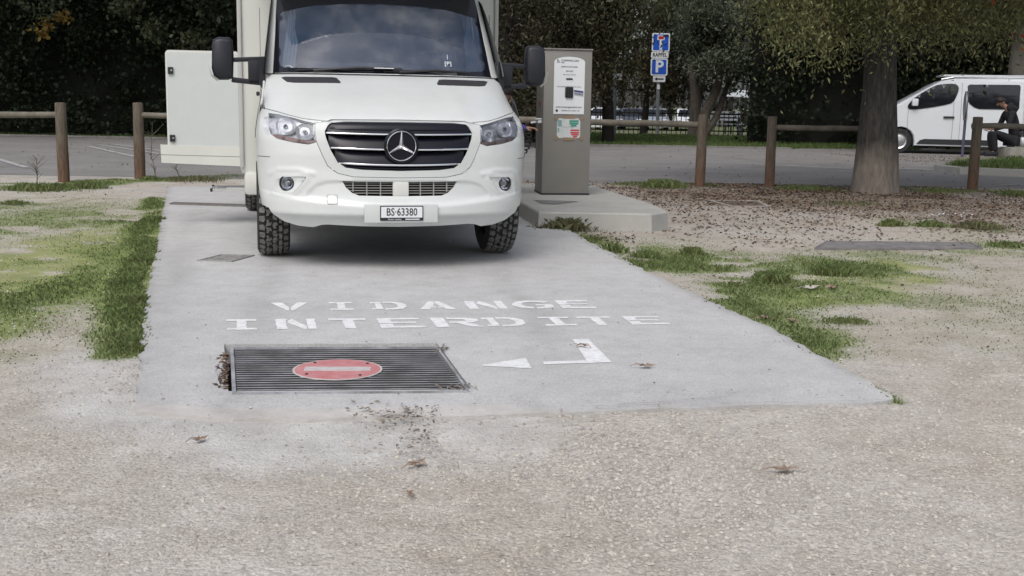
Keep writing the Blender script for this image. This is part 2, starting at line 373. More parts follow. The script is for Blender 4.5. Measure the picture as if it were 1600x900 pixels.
nx, ny = len(xs), len(ys); I = (np.arange(ny - 1)[:, None] * nx + np.arange(nx - 1)).ravel(); F4 = np.stack([I, I + 1, I + nx + 1, I + nx], 1)
cx, cy = x[F4].mean(1), y[F4].mean(1)
k = ~(inpoly(cx, cy, PAD) & (segdist(cx, cy, PAD, True) > .12))
g_, m_, l_ = masks(x, y)
p_l = np.clip(1.05 - segdist(x + (vnoise(x, y, 2, 4, 60) - .5) * .5, y + (vnoise(x, y, 2, 4, 61) - .5) * .6, W([(190, 560), (205, 630), (300, 655), (480, 660), (640, 656), (760, 652)])) / .75, 0, 1)
gr_near = np_mesh('ground', np.stack([x, y, z], 1), F4[k], M['ground'], smooth=True, attrs={'grass': g_, 'moss': m_, 'litter': l_, 'pale': p_l}); tag(gr_near, 'pale trampled gravel and earth with patches of grass and moss', kind='structure')
def ring_ground():                              # the same ground carried on to the horizon
    mb = MB()
    def quad(x0, x1, y0, y1, n=6):
        ysx = np.linspace(y0, y1, n)
        mb.add([(xx, yy, -.02 + float(FARDIP(yy)) + (-.01 if yy > 19.6 else 0)) for yy in ysx for xx in (x0, x1)], [(2 * i, 2 * i + 1, 2 * i + 3, 2 * i + 2) for i in range(n - 1)])
    quad(-700, -17, -300, 48); quad(19, 700, -300, 48); quad(-17, 19, -300, .8); quad(-17, 19, 19.5, 48); quad(-700, 700, 48, 75, 12); quad(-700, 700, 75, 900)
    o = mb.obj('terrain', pm('rough_grass_ground', (.09, .1, .045), .95, col2=(.17, .15, .1), vs=.8, bump=.6, bs=20)); tag(o, 'rough ground stretching away under the trees', kind='structure')
ring_ground()

# ------------------------------------------------------------------ concrete slab
def concrete_mat(name, lift=1.08, dusty=True):
    m = bpy.data.materials.new(name); m.use_nodes = True; nt = m.node_tree; L = nt.links; b = nt.nodes['Principled BSDF']
    tc = nd(nt, 'ShaderNodeTexCoord').outputs['Object']; b.inputs['Roughness'].default_value = .85; b.inputs['Specular IOR Level'].default_value = .3
    big = noise(nt, .7, 6, .65, tc); mid = noise(nt, 6, 6, .75, tc); fine = noise(nt, 110, 3, .7, tc)
    c = ramp(nt, big, [(.3, (.42 * lift, .415 * lift, .41 * lift)), (.5, (.475 * lift, .472 * lift, .468 * lift)), (.7, (.53 * lift, .53 * lift, .53 * lift))])
    c = mixc(nt, .35, c, ramp(nt, mid, [(.3, (.32, .315, .305)), (.52, (.49, .487, .483)), (.7, (.59, .59, .59))]))
    v = nd(nt, 'ShaderNodeTexVoronoi', Scale=110.0); L.new(tc, v.inputs['Vector'])
    c = mixc(nt, .5, c, ramp(nt, mth(nt, 'MULTIPLY', v.outputs['Color'], 1.0), [(0, (.6, .6, .61)), (.25, (.98, .98, .98)), (.8, (1, 1, 1)), (1, (1.25, 1.22, 1.2))]), 'MULTIPLY')
    c = mixc(nt, 1.0, c, ramp(nt, fine, [(.28, (.75, .75, .76)), (.6, (1.06, 1.06, 1.06))]), 'MULTIPLY')
    if dusty:
        a = nd(nt, 'ShaderNodeAttribute'); a.attribute_name = 'dust'
        f = mth(nt, 'MULTIPLY', mth(nt, 'SUBTRACT', mth(nt, 'ADD', a.outputs['Fac'], noise(nt, 9, 6, .75, tc)), .95), 3.5, True)
        c = mixc(nt, mth(nt, 'MULTIPLY', f, .85), c, ramp(nt, mid, [(.35, (.43, .41, .385)), (.65, (.57, .55, .525))]))
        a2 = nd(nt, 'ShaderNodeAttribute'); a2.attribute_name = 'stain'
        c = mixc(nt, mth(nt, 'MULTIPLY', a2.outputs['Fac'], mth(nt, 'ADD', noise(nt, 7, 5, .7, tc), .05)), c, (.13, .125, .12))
    L.new(c, b.inputs['Base Color'])
    bp = nd(nt, 'ShaderNodeBump', Strength=.35, Distance=.004); L.new(mth(nt, 'ADD', fine, mth(nt, 'MULTIPLY', v.outputs['Distance'], -.5)), bp.inputs['Height']); L.new(bp.outputs[0], b.inputs['Normal'])
    return m
M['concrete'] = concrete_mat('slab_concrete'); M['kerbstone'] = pm('kerb_concrete', (.36, .355, .33), .85, col2=(.44, .435, .41), vs=3, bump=.3, bs=80)
def jitter(poly, step, amp):
    q = subdiv(poly, step); return [(a + RNG.normal() * amp, b + RNG.normal() * amp) for a, b in q]
padj = jitter(PAD, .09, .011)
def slab():
    V, F = cdt(padj, [PIT], .06, .045); v = np.array(V); n = len(v)
    d_front = segdist(v[:, 0], v[:, 1], padj[:], True)
    fr = W([(212, 645), (330, 655), (480, 656), (640, 653), (760, 651), (860, 647), (1000, 641), (1120, 637), (1250, 634), (1405, 628)])
    lf = W([(212, 645), (330, 655), (480, 656), (640, 653), (780, 651)])
    dust = np.clip(.62 - segdist(v[:, 0], v[:, 1], fr) * 4.5, 0, 1) + np.clip(.75 - segdist(v[:, 0], v[:, 1], lf) * 2.4, 0, .75)
    dust = np.maximum(dust, .3 * np.clip(1 - segdist(v[:, 0], v[:, 1], PIT, True) * 6, 0, 1))
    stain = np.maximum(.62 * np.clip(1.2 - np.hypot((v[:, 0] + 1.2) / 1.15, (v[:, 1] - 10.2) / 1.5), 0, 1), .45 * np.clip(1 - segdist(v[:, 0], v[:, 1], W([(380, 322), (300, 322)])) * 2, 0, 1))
    for trk in ([(430, 400), (400, 520), (372, 660)], [(775, 400), (840, 500), (935, 640)], [(300, 330), (262, 450), (240, 640)]):
        stain = np.maximum(stain, .34 * np.clip(1.1 - segdist(v[:, 0] + (vnoise(v[:, 0], v[:, 1], 1.5, 3, 70) - .5) * .3, v[:, 1], W(trk)) / .16, 0, 1) * vnoise(v[:, 0], v[:, 1], 1.3, 4, 71) * 1.5)
    stain = np.maximum(stain, .5 * np.clip(vnoise(v[:, 0], v[:, 1], .8, 4, 72) - .52, 0, 1) * 2.2); stain = np.maximum(stain, .55 * np.clip(1 - segdist(v[:, 0], v[:, 1], padj, True) / .07, 0, 1) * (v[:, 1] > 5))
    z = np.full(n, .016); z -= np.clip(.2 - segdist(v[:, 0], v[:, 1], fr), 0, .2) * .06
    F = np.array(F); o = np_mesh('concrete_slab', np.concatenate([v, z[:, None]], 1), F, M['concrete'], attrs={'dust': np.clip(dust, 0, 1), 'stain': stain})
    mod(o, 'SOLIDIFY', thickness=.1, offset=-1); return tag(o, 'pale grey concrete service slab', kind='structure')
slab(); PZ0 = .016

# pit under the big drain
pit = MB(); n = len(PIT); cxp = sum(p[0] for p in PIT) / n; cyp = sum(p[1] for p in PIT) / n
po = [(cxp + (a - cxp) * 1.03, cyp + (b - cyp) * 1.03) for a, b in PIT]
pit.add([(a, b, -.004) for a, b in po] + [(a, b, -.55) for a, b in po], [(i, (i + 1) % n, n + (i + 1) % n, n + i) for i in range(n)] + [tuple(range(n, 2 * n))])
tag(pit.obj('drain_pit', pm('pit_concrete', (.05, .048, .045), .95, var=.4, vs=6)), 'dark concrete drain pit', kind='structure')

# ------------------------------------------------------------------ painted lettering
M['paint'] = pm('road_paint', (.84, .85, .87), .75, col2=(.60, .60, .60), vs=30, bump=.1, bs=150)
def G_(name): return {
    'I': [[(0, 0), (1, 0), (1, .17), (.66, .17), (.66, .83), (1, .83), (1, 1), (0, 1), (0, .83), (.34, .83), (.34, .17), (0, .17)]],
    'V': [[(0, 1), (.3, 1), (.47, .42), (.47, 0), (.4, 0)], [(.53, 0), (.53, .42), (.72, 1), (1, 1), (.6, 0)]],
    'D': [[(0, .95), (.3, .95), (.3, .05), (0, .05), (0, .2), (.12, .2), (.12, .8), (0, .8)], [(.36, 1), (.62, 1), (.85, .9), (1, .68), (1, .32), (.85, .1), (.62, 0), (.36, 0), (.36, .17), (.56, .17), (.68, .24), (.76, .4), (.76, .6), (.68, .76), (.56, .83), (.36, .83)]],
    'A': [[(0, 0), (.27, 0), (.34, .2), (.47, .2), (.47, .36), (.4, .36), (.49, .72), (.49, 1), (.36, 1)], [(.53, 1), (.53, .74), (.62, .36), (.53, .36), (.53, .2), (.67, .2), (.74, 0), (1, 0), (.65, 1)]],
    'N': [[(0, 0), (0, 1), (.3, 1), (.3, .9), (.25, .86), (.25, 0)], [(.3, .8), (.42, 1), (.74, .32), (.74, 0), (.66, 0), (.3, .62)], [(.78, 0), (1, 0), (1, 1), (.78, 1)]],
    'G': [[(1, .85), (.8, .98), (.45, 1), (.15, .88), (0, .62), (0, .36), (.15, .12), (.42, 0), (.47, 0), (.47, .18), (.32, .26), (.24, .4), (.24, .6), (.33, .76), (.5, .82), (.72, .8), (.85, .7)], [(.53, 0), (.8, .04), (1, .14), (1, .52), (.58, .52), (.58, .37), (.77, .37), (.77, .22), (.53, .17)]],
    'E': [[(0, 0), (1, 0), (1, .18), (.3, .18), (.3, .42), (.0, .42)], [(0, .46), (.85, .46), (.85, .6), (.3, .6), (.3, .83), (.97, .83), (.97, 1), (0, 1)]],
    'T': [[(0, 1), (1, 1), (1, .83), (.65, .83), (.65, 0), (.37, 0), (.37, .83), (0, .83)]],
    'R': [[(0, 0), (.27, 0), (.27, 1), (0, 1)], [(.33, 1), (.75, .98), (.95, .86), (.97, .66), (.85, .5), (.68, .44), (1, .0), (.72, 0), (.45, .42), (.33, .42), (.33, .56), (.6, .58), (.71, .68), (.66, .8), (.33, .83)]]}[name]
def Z1(a, b): return gp(320 + a / 2.105, 440 + b / 2.105, PZ0)
def row(name, corners, letters, label):
    TL, TR, BL, BR = [np.array(Z1(*c)) for c in corners]; mb = MB()
    for ch, f0, f1 in letters:
        for poly in G_(ch):
            q = subdiv(poly, .12); pts = []
            for a, b in q:
                f = f0 + (f1 - f0) * a; p = (BL * (1 - f) + BR * f) * (1 - b) + (TL * (1 - f) + TR * f) * b
                pts.append((p[0] + RNG.normal() * .0012, p[1] + RNG.normal() * .003, PZ0 + .002))
            V = [Vector(p) for p in pts]; t = geometry.tessellate_polygon([V]); mb.add(V, t)
    o = mb.obj(name, M['paint']); return tag(o, label, 'road marking', 'white painted words on the slab')
row('painted_word', [(215, 70), (1258, 62), (218, 96), (1290, 88)], [('V', 0, .115), ('I', .178, .248), ('D', .305, .412), ('A', .447, .56), ('N', .60, .72), ('G', .745, .87), ('E', .893, 1)], 'white stencilled word VIDANGE, the farther of two painted rows')
row('painted_word', [(72, 125), (1492, 114), (72, 160), (1533, 141)], [('I', 0, .065), ('N', .108, .195), ('T', .225, .31), ('E', .335, .435), ('R', .458, .57), ('D', .575, .668), ('I', .708, .78), ('T', .80, .88), ('E', .91, 1)], 'white stencilled word INTERDITE, nearer row just beyond the steel grating')
mb = MB()
for poly in ([(900, 277), (1055, 252), (1076, 287)], [(1210, 190), (1262, 190), (1338, 266), (1262, 269), (1255, 260)], [(1113, 264), (1255, 260), (1262, 269), (1115, 273)]):
    V = [Vector((*Z1(*p), PZ0 + .002)) for p in poly]; mb.add(V, geometry.tessellate_polygon([V]))
tag(mb.obj('painted_arrow', M['paint']), 'white painted bent arrow pointing at the steel grating', 'road marking')

# ------------------------------------------------------------------ steel drain grating
M['steel'] = pm('galvanised_steel', (.17, .172, .18), .5, .5, col2=(.09, .09, .095), vs=15, bump=.2, bs=60)
M['dirtyshadesteel'] = pm('grimy_shaded_steel', (.035, .034, .035), .8, col2=(.07, .066, .062), vs=9)  # bar sides coloured dark for grime and for the shade between bars
M['steel2'] = pm('worn_steel_edge', (.55, .56, .60), .5, .3, col2=(.16, .16, .17), vs=6)
c0, c1, c2, c3 = [np.array(gp(*p, .02)) for p in [(362, 544), (683, 543), (732, 612), (366, 615)]]
ctr = (c0 + c1 + c2 + c3) / 4
gt = empty('drain_grating', (ctr[0], ctr[1], 0), label='large steel bar grating set in the slab below the painted words', cat='drain grating')
def loc(p, z=0): return (p[0] - ctr[0], p[1] - ctr[1], z)
def bar_between(mb, a, b, w, z0, z1):
    d = (b - a) / np.linalg.norm(b - a); nrm = np.array([-d[1], d[0]]) * w / 2
    P4 = [a - nrm, b - nrm, b + nrm, a + nrm]; mb.add([loc(p, z0) for p in P4] + [loc(p, z1) for p in P4], [(3, 2, 1, 0), (4, 5, 6, 7), (0, 1, 5, 4), (1, 2, 6, 5), (2, 3, 7, 6), (3, 0, 4, 7)])
NB = 21
for i in range(NB):
    t = (i + .5) / NB; a = c0 * (1 - t) + c3 * t; b = c1 * (1 - t) + c2 * t; mb = MB(); bar_between(mb, a + (b - a) * .012, b - (b - a) * .012, .0125, -.012, .019); ob = mb.obj('bar', M['dirtyshadesteel'], gt); ob.data.materials.append(M['steel2'])
    for p_ in ob.data.polygons: p_.material_index = 1 if p_.normal.z > .9 else 0
for i in range(1, 12):
    f = i / 12; mb = MB(); bar_between(mb, c0 * (1 - f) + c1 * f, c3 * (1 - f) + c2 * f, .006, -.012, .004); mb.obj('cross_bar', M['dirtyshadesteel'], gt)
for a, b, w in ((c0, c3, .016), (c1, c2, .011), (c0, c1, .007), (c3, c2, .008)):
    mb = MB(); bar_between(mb, a, b, w, -.02, .024); mb.obj('frame_bar', M['steel2'], gt)
sgc = np.array(gp(527.5, 578, .02)); rr = .197
mb = MB(); mb.prism([(rr * cos(a), rr * sin(a)) for a in np.linspace(0, 2 * pi, 49)[:-1]], 0, .003)
so = mb.obj('sign_disc', pm('sign_white_border', (.62, .6, .58), .6, col2=(.45, .42, .4), vs=25), gt, loc=loc(sgc, .0205))
mb = MB(); mb.prism([(rr * .95 * cos(a), rr * .95 * sin(a)) for a in np.linspace(0, 2 * pi, 49)[:-1]], .003, .0045); mb.obj('red_face', pm('faded_sign_red', (.47, .15, .16), .65, col2=(.55, .27, .27), vs=14), so)
mb = MB(); mb.prism([(-.145, -.036), (.145, -.036), (.145, .036), (-.145, .036)], .0045, .006); mb.obj('white_bar', pm('faded_sign_white', (.58, .56, .56), .6, col2=(.45, .42, .42), vs=25), so, rot=(0, 0, .07))
for a in (.75, 2.4, 3.9, 5.5):
    mb = MB(); mb.lathe([(0, .0085), (.006, .0085), (.008, .005)], 8); mb.obj('screw', M['ink'], so, loc=(rr * .82 * cos(a), rr * .82 * sin(a), 0))

# small drains in and beside the slab
def lid(name, pts, z, label, cat, nb, mat, depth=.02, frame=.03):
    P_ = [np.array(p) for p in pts]; c = sum(P_) / 4; e = empty(name, (c[0], c[1], z), label=label, cat=cat); l = lambda p, zz: (p[0] - c[0], p[1] - c[1], zz)
    mb = MB(); mb.add([l(p, .003) for p in P_], [(0, 1, 2, 3)]); mb.obj('base_plate', M['void'], e)
    def bb(a, b, w, z0, z1, nm, mt):
        d = (b - a) / np.linalg.norm(b - a); nn = np.array([-d[1], d[0]]) * w / 2; q = [a - nn, b - nn, b + nn, a + nn]; mb = MB()
        mb.add([l(p, z0) for p in q] + [l(p, z1) for p in q], [(3, 2, 1, 0), (4, 5, 6, 7), (0, 1, 5, 4), (1, 2, 6, 5), (2, 3, 7, 6), (3, 0, 4, 7)]); mb.obj(nm, mt, e)
    for i in range(4): bb(P_[i], P_[(i + 1) % 4], frame, 0, .016, 'frame_bar', mat)
    for i in range(nb):
        t = (i + .5) / nb; bb(P_[0] * (1 - t) + P_[3] * t, P_[1] * (1 - t) + P_[2] * t, .022, .002, .013 + RNG.random() * .001, 'bar', mat)
    return e
M['iron'] = pm('cast_iron', (.13, .125, .12), .7, .2, col2=(.22, .2, .19), vs=12)
sl = [gp(273, 320), gp(395, 324)]
lid('channel_drain', [sl[0], sl[1], (sl[1][0], sl[1][1] - .13), (sl[0][0], sl[0][1] - .13)], PZ0, 'narrow slotted channel drain crossing the slab beside the rear wheel', 'channel drain', 1, M['iron'], frame=.035)
def flush_cover(name, pts, label, cat, rim, rimmat, mat, z=.0):
    P_ = [np.array(p) for p in pts]; c = sum(P_) / 4; e = empty(name, (c[0], c[1], z), label=label, cat=cat); mb = MB(); mb.add([(p[0] - c[0], p[1] - c[1], .004) for p in P_], [(0, 1, 2, 3)]); mb.obj('cover_plate', mat, e)
    for i in range(4):
        a, b = P_[i], P_[(i + 1) % 4]; ia, ib = a + (c - a) * rim, b + (c - b) * rim; mb = MB(); q = [a, b, ib, ia]; n = 4
        mb.add([(p[0] - c[0], p[1] - c[1], -.01) for p in q] + [(p[0] - c[0], p[1] - c[1], .009) for p in q], [(4, 5, 6, 7), (0, 1, 5, 4), (1, 2, 6, 5), (2, 3, 7, 6), (3, 0, 4, 7)]); mb.obj('rim', rimmat, e)
flush_cover('drain_cover', [gp(346, 402), gp(398, 403), gp(362, 413), gp(308, 411.5)], 'small square iron drain cover in the slab left of the front wheel', 'drain cover', .1, pm('drain_rim', (.3, .295, .29), .9, var=.2, vs=20), pm('mottled_iron', (.12, .115, .11), .85, col2=(.36, .35, .34), vs=26, bump=.6, bs=60), PZ0)
flush_cover('manhole_cover', [gp(1105, 313), gp(1186, 314), gp(1204, 323), gp(1142, 323)], 'square manhole cover with pale rim among fallen leaves', 'manhole cover', .16, pm('pale_rim', (.3, .27, .24), .9, var=.2, vs=8), pm('rusty_cover', (.07, .055, .045), .9, col2=(.14, .11, .09), vs=14, bump=.5, bs=40), -.002)
M['dull'] = pm('dull_sheet_metal', (.13, .13, .145), .8, .1, col2=(.27, .25, .235), vs=7, bump=.5, bs=50)
flush_cover('trench_cover', [gp(1290, 377), gp(1518, 379), gp(1536, 388), gp(1272, 388)], 'long low grey metal trench cover sunk in the gravel', 'trench cover', .03, M['dull'], M['dull'], -.004)

# ------------------------------------------------------------------ raised island
isl_t = W([]) or [gp(790, 303, .17), gp(842, 331, .17), gp(1018, 334, .17), gp(1043, 330, .17), gp(1010, 316, .17), gp(926, 290, .17), gp(800, 288, .17)]
cI = np.mean(np.array(isl_t), 0)
mb = MB(); bot = [(cI[0] + (a - cI[0]) * 1.015, cI[1] + (b - cI[1]) * 1.01) for a, b in isl_t]; inn = [(cI[0] + (a - cI[0]) * .985, cI[1] + (b - cI[1]) * .99) for a, b in isl_t]
n = 7; mb.add([(a, b, -.05) for a, b in bot] + [(a, b, .155) for a, b in isl_t] + [(a, b, .17) for a, b in inn], [(i, (i + 1) % n, n + (i + 1) % n, n + i) for i in range(n)] + [(n + i, n + (i + 1) % n, 2 * n + (i + 1) % n, 2 * n + i) for i in range(n)] + [tuple(range(2 * n, 3 * n))])
tag(mb.obj('raised_kerb_island', M['kerbstone']), 'raised concrete island carrying the service pillar', kind='structure')
hp = [gp(833, 313, .17), gp(905, 315, .17), gp(866, 320, .17), gp(846, 318, .17)]
mb = MB(); mb.add([(a, b, .175) for a, b in hp], [(0, 1, 2, 3)]); tag(mb.obj('ground_plate', pm('grey_patch', (.2, .2, .195), .8, var=.2)), 'flat grey plate in the raised island in front of the service pillar', 'access plate')

# ------------------------------------------------------------------ service pillar
MX, MY = gp(846, 304.5, .17); YM = MY
hz = at(851, 77, YM)[2] - .17
tm = empty('service_pillar', (MX, MY, .17), rz=radians(8), label='tall grey metal motorhome service pillar with white instruction panel', cat='service terminal')
Wm = gp(921, 305.5, .17)[0] - MX; Dm = .5
M['pillar'] = pm('pillar_metal', (.235, .225, .205), .45, .25, var=.06, vs=2); M['pillarside'] = M['pillar']
mb = MB(); mb.box((Wm / 2, Dm / 2, hz / 2), (Wm, Dm, hz), bev=.012); b_ = mb.obj('housing', M['pillar'], tm, smooth=True)
mb = MB(); mb.box((Wm / 2, Dm / 2 - .005, hz + .006), (Wm + .012, Dm + .02, .016), bev=.004); mb.obj('top_cap', M['pillar'], tm)
mb = MB(); mb.box((Wm / 2, Dm / 2, .012), (Wm + .008, Dm + .008, .02)); mb.obj('base_seal', M['dark'], tm)
def mp(px, py): p = at(px, py, YM); return (p[0] - MX, p[2] - .17)
pnl = [mp(864, 178), mp(912.5, 180), mp(914.5, 96), mp(908, 92), mp(900, 89.5), mp(889, 88.5), mp(877, 89), mp(869, 91), mp(865.5, 93)]
# panel kept upright and symmetric
pw = pnl[1][0] - pnl[0][0]; pcx = (pnl[0][0] + pnl[1][0]) / 2 + .004; pz0 = pnl[0][1]; pz1 = mp(889, 88.5)[1]
arch = [(pcx - pw / 2, pz0), (pcx + pw / 2, pz0)] + [(pcx + pw / 2 * cos(a), pz1 - .055 + .055 * sin(a)) for a in np.linspace(.0, pi, 13)]
mb = MB(); mb.prism(arch, .0, .006, M=FRONT.to_3x3()); pn = mb.obj('instruction_panel', M['plate'], tm, loc=(0, -.001, 0))
PH = pz1 - pz0
def T(s, sz, x, f, mat='ink', sx=1, al='CENTER'): text(s, sz, M[mat], 'lettering', pn, (x, -.0075, pz0 + PH * f), sx=sx, align=al)
T('CAMPING-CAR', .03, pcx - pw * .28, .932, al='LEFT'); T('PARK', .016, pcx - pw * .28, .895, al='LEFT')
T('BORNE D\'ACCUEIL', .022, pcx, .825); T('SERVICES', .02, pcx, .75); T('Insert your card here', .017, pcx, .69); T('1', .02, pcx, .645)
T('Pour vous aider BIENVENUE aux services', .016, pcx, .48); T('2', .02, pcx, .43); T('www.campingcarpark.com', .028, pcx, .125); T('INFORMATION 24h/24 - 7j/7', .017, pcx + .02, .06)
mb = MB(); mb.prism(rrect(.075, .016, .003, cx=pcx, cy=pz0 + PH * .615), .006, .012, M=FRONT.to_3x3()); mb.obj('card_slot', M['ink'], pn)
mb = MB(); mb.prism(rrect(.09, .12, .015, cx=pcx, cy=pz0 + PH * .38), .006, .022, M=FRONT.to_3x3()); kp = mb.obj('keypad', M['dark'], pn)
for i in range(3):
    for j in range(4):
        mb = MB(); mb.box((pcx + (i - 1) * .024, -.025, pz0 + PH * .38 + (j - 1.5) * .025), (.017, .006, .017)); mb.obj('key', M['ink'], kp)
mb = MB(); mb.prism([(pcx + .06, pz0 + PH * .33), (pcx + .165, pz0 + PH * .31), (pcx + .165, pz0 + PH * .41), (pcx + .055, pz0 + PH * .43)], .006, .0075, M=FRONT.to_3x3()); st = mb.obj('sticker', pm('sticker_grey', (.45, .47, .52), .5), pn)
mb = MB(); mb.prism([(pcx + .06, pz0 + PH * .395), (pcx + .16, pz0 + PH * .375), (pcx + .16, pz0 + PH * .405), (pcx + .056, pz0 + PH * .425)], .0075, .0085, M=FRONT.to_3x3()); mb.obj('blue_stripe', pm('navy_print', (.03, .04, .16), .5), st)
text('MOBILE', .028, M['ink'], 'lettering', st, (pcx + .11, -.0095, pz0 + PH * .355), rot=(pi / 2, .12, 0))
mb = MB(); mb.lathe([(0, .002), (.014, .002), (.014, 0)], 14, M=FRONT.to_3x3()); mb.obj('round_logo', M['ink'], pn, loc=(pcx - pw * .39, -.007, pz0 + PH * .06))
mb = MB(); mb.add([(pcx - pw * .42, -.0085, pz0 + PH * .9), (pcx - pw * .32, -.0085, pz0 + PH * .9), (pcx - pw * .32, -.0085, pz0 + PH * .912), (pcx - pw * .42, -.0085, pz0 + PH * .912), (pcx - pw * .41, -.0085, pz0 + PH * .925), (pcx - pw * .34, -.0085, pz0 + PH * .935), (pcx - pw * .41, -.0085, pz0 + PH * .955)], [(0, 1, 2, 3), (4, 5, 6)]); mb.obj('printed_emblem', M['ink'], pn)
ct = [mp(870, 215), mp(907, 217), mp(908, 186), mp(868, 185)]; ccx = (ct[0][0] + ct[1][0]) / 2; cw = ct[1][0] - ct[0][0]; cz = (ct[0][1] + ct[2][1]) / 2; ch_ = ct[2][1] - ct[1][1]
mb = MB(); mb.box((ccx, -.004, cz), (cw, .003, ch_)); ns = mb.obj('taped_notice', pm('paper_notice', (.6, .62, .62), .6, col2=(.5, .54, .54), vs=12), tm)
def stripe(nm, x0, x1, f, h, col):
    mb = MB(); mb.box((ccx + cw * (x0 + x1) / 2, -.0062, cz + ch_ * f), (cw * (x1 - x0), .0012, h)); mb.obj(nm, col, ns)
gg = pm('notice_green', (.05, .27, .2), .5); rd = pm('notice_red', (.5, .06, .07), .5); tg = pm('notice_teal', (.2, .33, .33), .5)
for a, b, f in ((.03, .42, .36), (.03, .42, .24), (.1, .34, .13)): stripe('green_line', a, b, f, .022, gg)
for a, b, f in ((.08, .46, -.1), (.08, .46, -.22), (.12, .44, -.32), (.2, .38, -.42)): stripe('red_line', a, b, f, .018, rd)
for a, b, f, h in ((-.48, -.3, .25, .07), (-.47, -.4, -.1, .05)): stripe('map_patch', a, b, f, h, tg)
for i in range(5):
    x0 = -.4 + .12 * i; stripe('map_line', x0, x0 + .14, .1 - .08 * ((i * 7) % 5) / 4, .002, M['ink'])
tape = pm('brown_tape', (.27, .19, .12), .45, var=.15, vs=20)
for dx, dz, a, w in ((0, .56, 0, .55), (.02, -.54, 0, .5), (-.53, .5, .8, .18), (.53, .5, -.8, .18), (-.53, -.5, -.8, .18), (.55, -.5, .8, .18)):
    mb = MB(); mb.box((0, 0, 0), (cw * w, .0015, .032)); mb.obj('tape', tape, tm, loc=(ccx + dx * cw, -.0088, cz + dz * ch_), rot=(0, a, 0))
mb = MB(); mb.box((-.004, .2, 1.02), (.008, .07, .05)); mb.obj('side_label', pm('dark_red_label', (.16, .05, .05), .6), tm)
mb = MB(); mb.box((-.02, .12, .82), (.045, .05, .035), bev=.008); mb.box((-.03, .12, .85), (.08, .06, .015), bev=.004); mb.obj('socket_flap', M['plate'], tm)

# ------------------------------------------------------------------ motorhome
YAW = radians(12.5); camper = empty('motorhome', (-.965 - .026 * cos(YAW), 8.98 - .026 * sin(YAW), PZ0), rz=YAW, label='white coachbuilt motorhome parked nose out on the concrete slab', cat='motorhome')
PZ = [.28, .335, .37, .385, .48, .50, .52, .60, .70, .80, .90, .98, 1.03, 1.06, 1.10, 1.15, 1.20, 1.25, 1.30, 1.34, 1.374, 1.40, 1.60, 1.95, 2.30, 2.40]
PV = [.85, .89, .922, .95, .953, .95, .943, .935, .928, .925, .915, .893, .865, .82, .735, .62, .50, .37, .24, .13, .02, -.01, -.155, -.42, -.69, -.95]
WZ = [.28, .40, .50, .60, .80, .95, 1.05, 1.15, 1.25, 1.374, 1.60, 1.95, 2.30, 2.40]
WV = [.90, .945, .965, .975, .985, .98, .965, .945, .93, .92, .895, .85, .78, .72]
DZ = [.28, .5, 1.0, 1.1, 1.2, 1.3, 1.374, 2.4]
DV = [.45, .50, .45, .48, .45, .35, .26, .22]
def sm(z, X_, Y_, r=.012): return (np.interp(z - r, X_, Y_) + np.interp(z, X_, Y_) * 2 + np.interp(z + r, X_, Y_)) / 4
def wid(z): return float(sm(z, WZ, WV, .03))
_ARC = [(-.66, .50), (-.645, .544), (-.588, .601), (-.523, .624), (-.40, .636), (0, .636)]
_FOG = [(-.847, .64), (-.652, .654), (-.647, .638), (-.729, .54), (-.751, .531), (-.864, .531), (-.87, .548)]
_BROW = [(-.90, .66), (-.84, .69), (-.70, .695), (-.60, .672)]
_FOGC = _FOG + _FOG[:1]
def pdist(x, y, pts):
    b = 9.
    for (ax, ay), (bx, by) in zip(pts[:-1], pts[1:]):
        ux, uy = bx - ax, by - ay; t = max(0, min(1, ((x - ax) * ux + (y - ay) * uy) / (ux * ux + uy * uy))); b = min(b, math.hypot(x - ax - t * ux, y - ay - t * uy))
    return b
def sst(t): t = max(0, min(1, t)); return t * t * (3 - 2 * t)
def relief(u, z):                              # pressed lines of the bumper
    a = abs(u); r = 0
    zc = .452 + .075 * (a / .88) ** 2
    r += .013 * sst((zc - z) / .022 + .5)
    if z < .66:
        inside = (a < np.interp(z, [.50, .544, .601, .624, .636], [.66, .645, .588, .523, .0])) and z > zc
        r -= .012 * (sst(pdist(-a, z, _ARC) / .02) if inside else 0) * sst((z - zc) / .03)
    if z < .74 and a > .55:
        r += .008 * math.exp(-(max(0, pdist(-a, z, _FOGC) - .012) / .013) ** 2) + .008 * math.exp(-(pdist(-a, z, _BROW) / .018) ** 2)
    return r
def S(u, z, off=0.0):                          # body skin: (across, height) -> point; off = metres proud of it
    w = wid(z); s = max(-1, min(1, u / w)); q = 1 - sqrt(max(0, 1 - abs(s) ** 2.4))
    v = float(sm(z, PZ, PV)) - float(np.interp(z, DZ, DV)) * q
    if z < 1.0: v += relief(u, z)
    k = min(1, abs(s) ** 4)                    # towards the corner the offset turns sideways
    if 1.03 < z < 1.374:                       # soft swage lines on the bonnet
        e = (abs(u) - (.50 - (z - 1.03) * .25)) / .05; v += .012 * math.exp(-e * e) * 1.0 - (.010 if abs(u) < .45 else 0) * 0
    if z > 1.06: return (u, -(v + off * .7), z + off * .7) if z < 1.374 else (u, -(v + off * .85), z + off * .5)
    return (u + math.copysign(off, u) * k * .8, -(v + off * (1 - k * .7)), z)
_zs = np.arange(.28, 2.42, .004); _v = np.array([float(sm(q, PZ, PV)) for q in _zs]); _arc = np.concatenate([[0], np.cumsum(np.hypot(np.diff(_zs), np.diff(_v)))])
def toP(u, z):
    w = wid(z); return (asin(max(-1, min(1, u / w))) * 2 / pi * 1.1, float(np.interp(z, _zs, _arc)))
def fromP(a, t):
    z = float(np.interp(t, _arc, _zs)); return (wid(z) * sin(max(-1, min(1, a / 1.1)) * pi / 2), z)
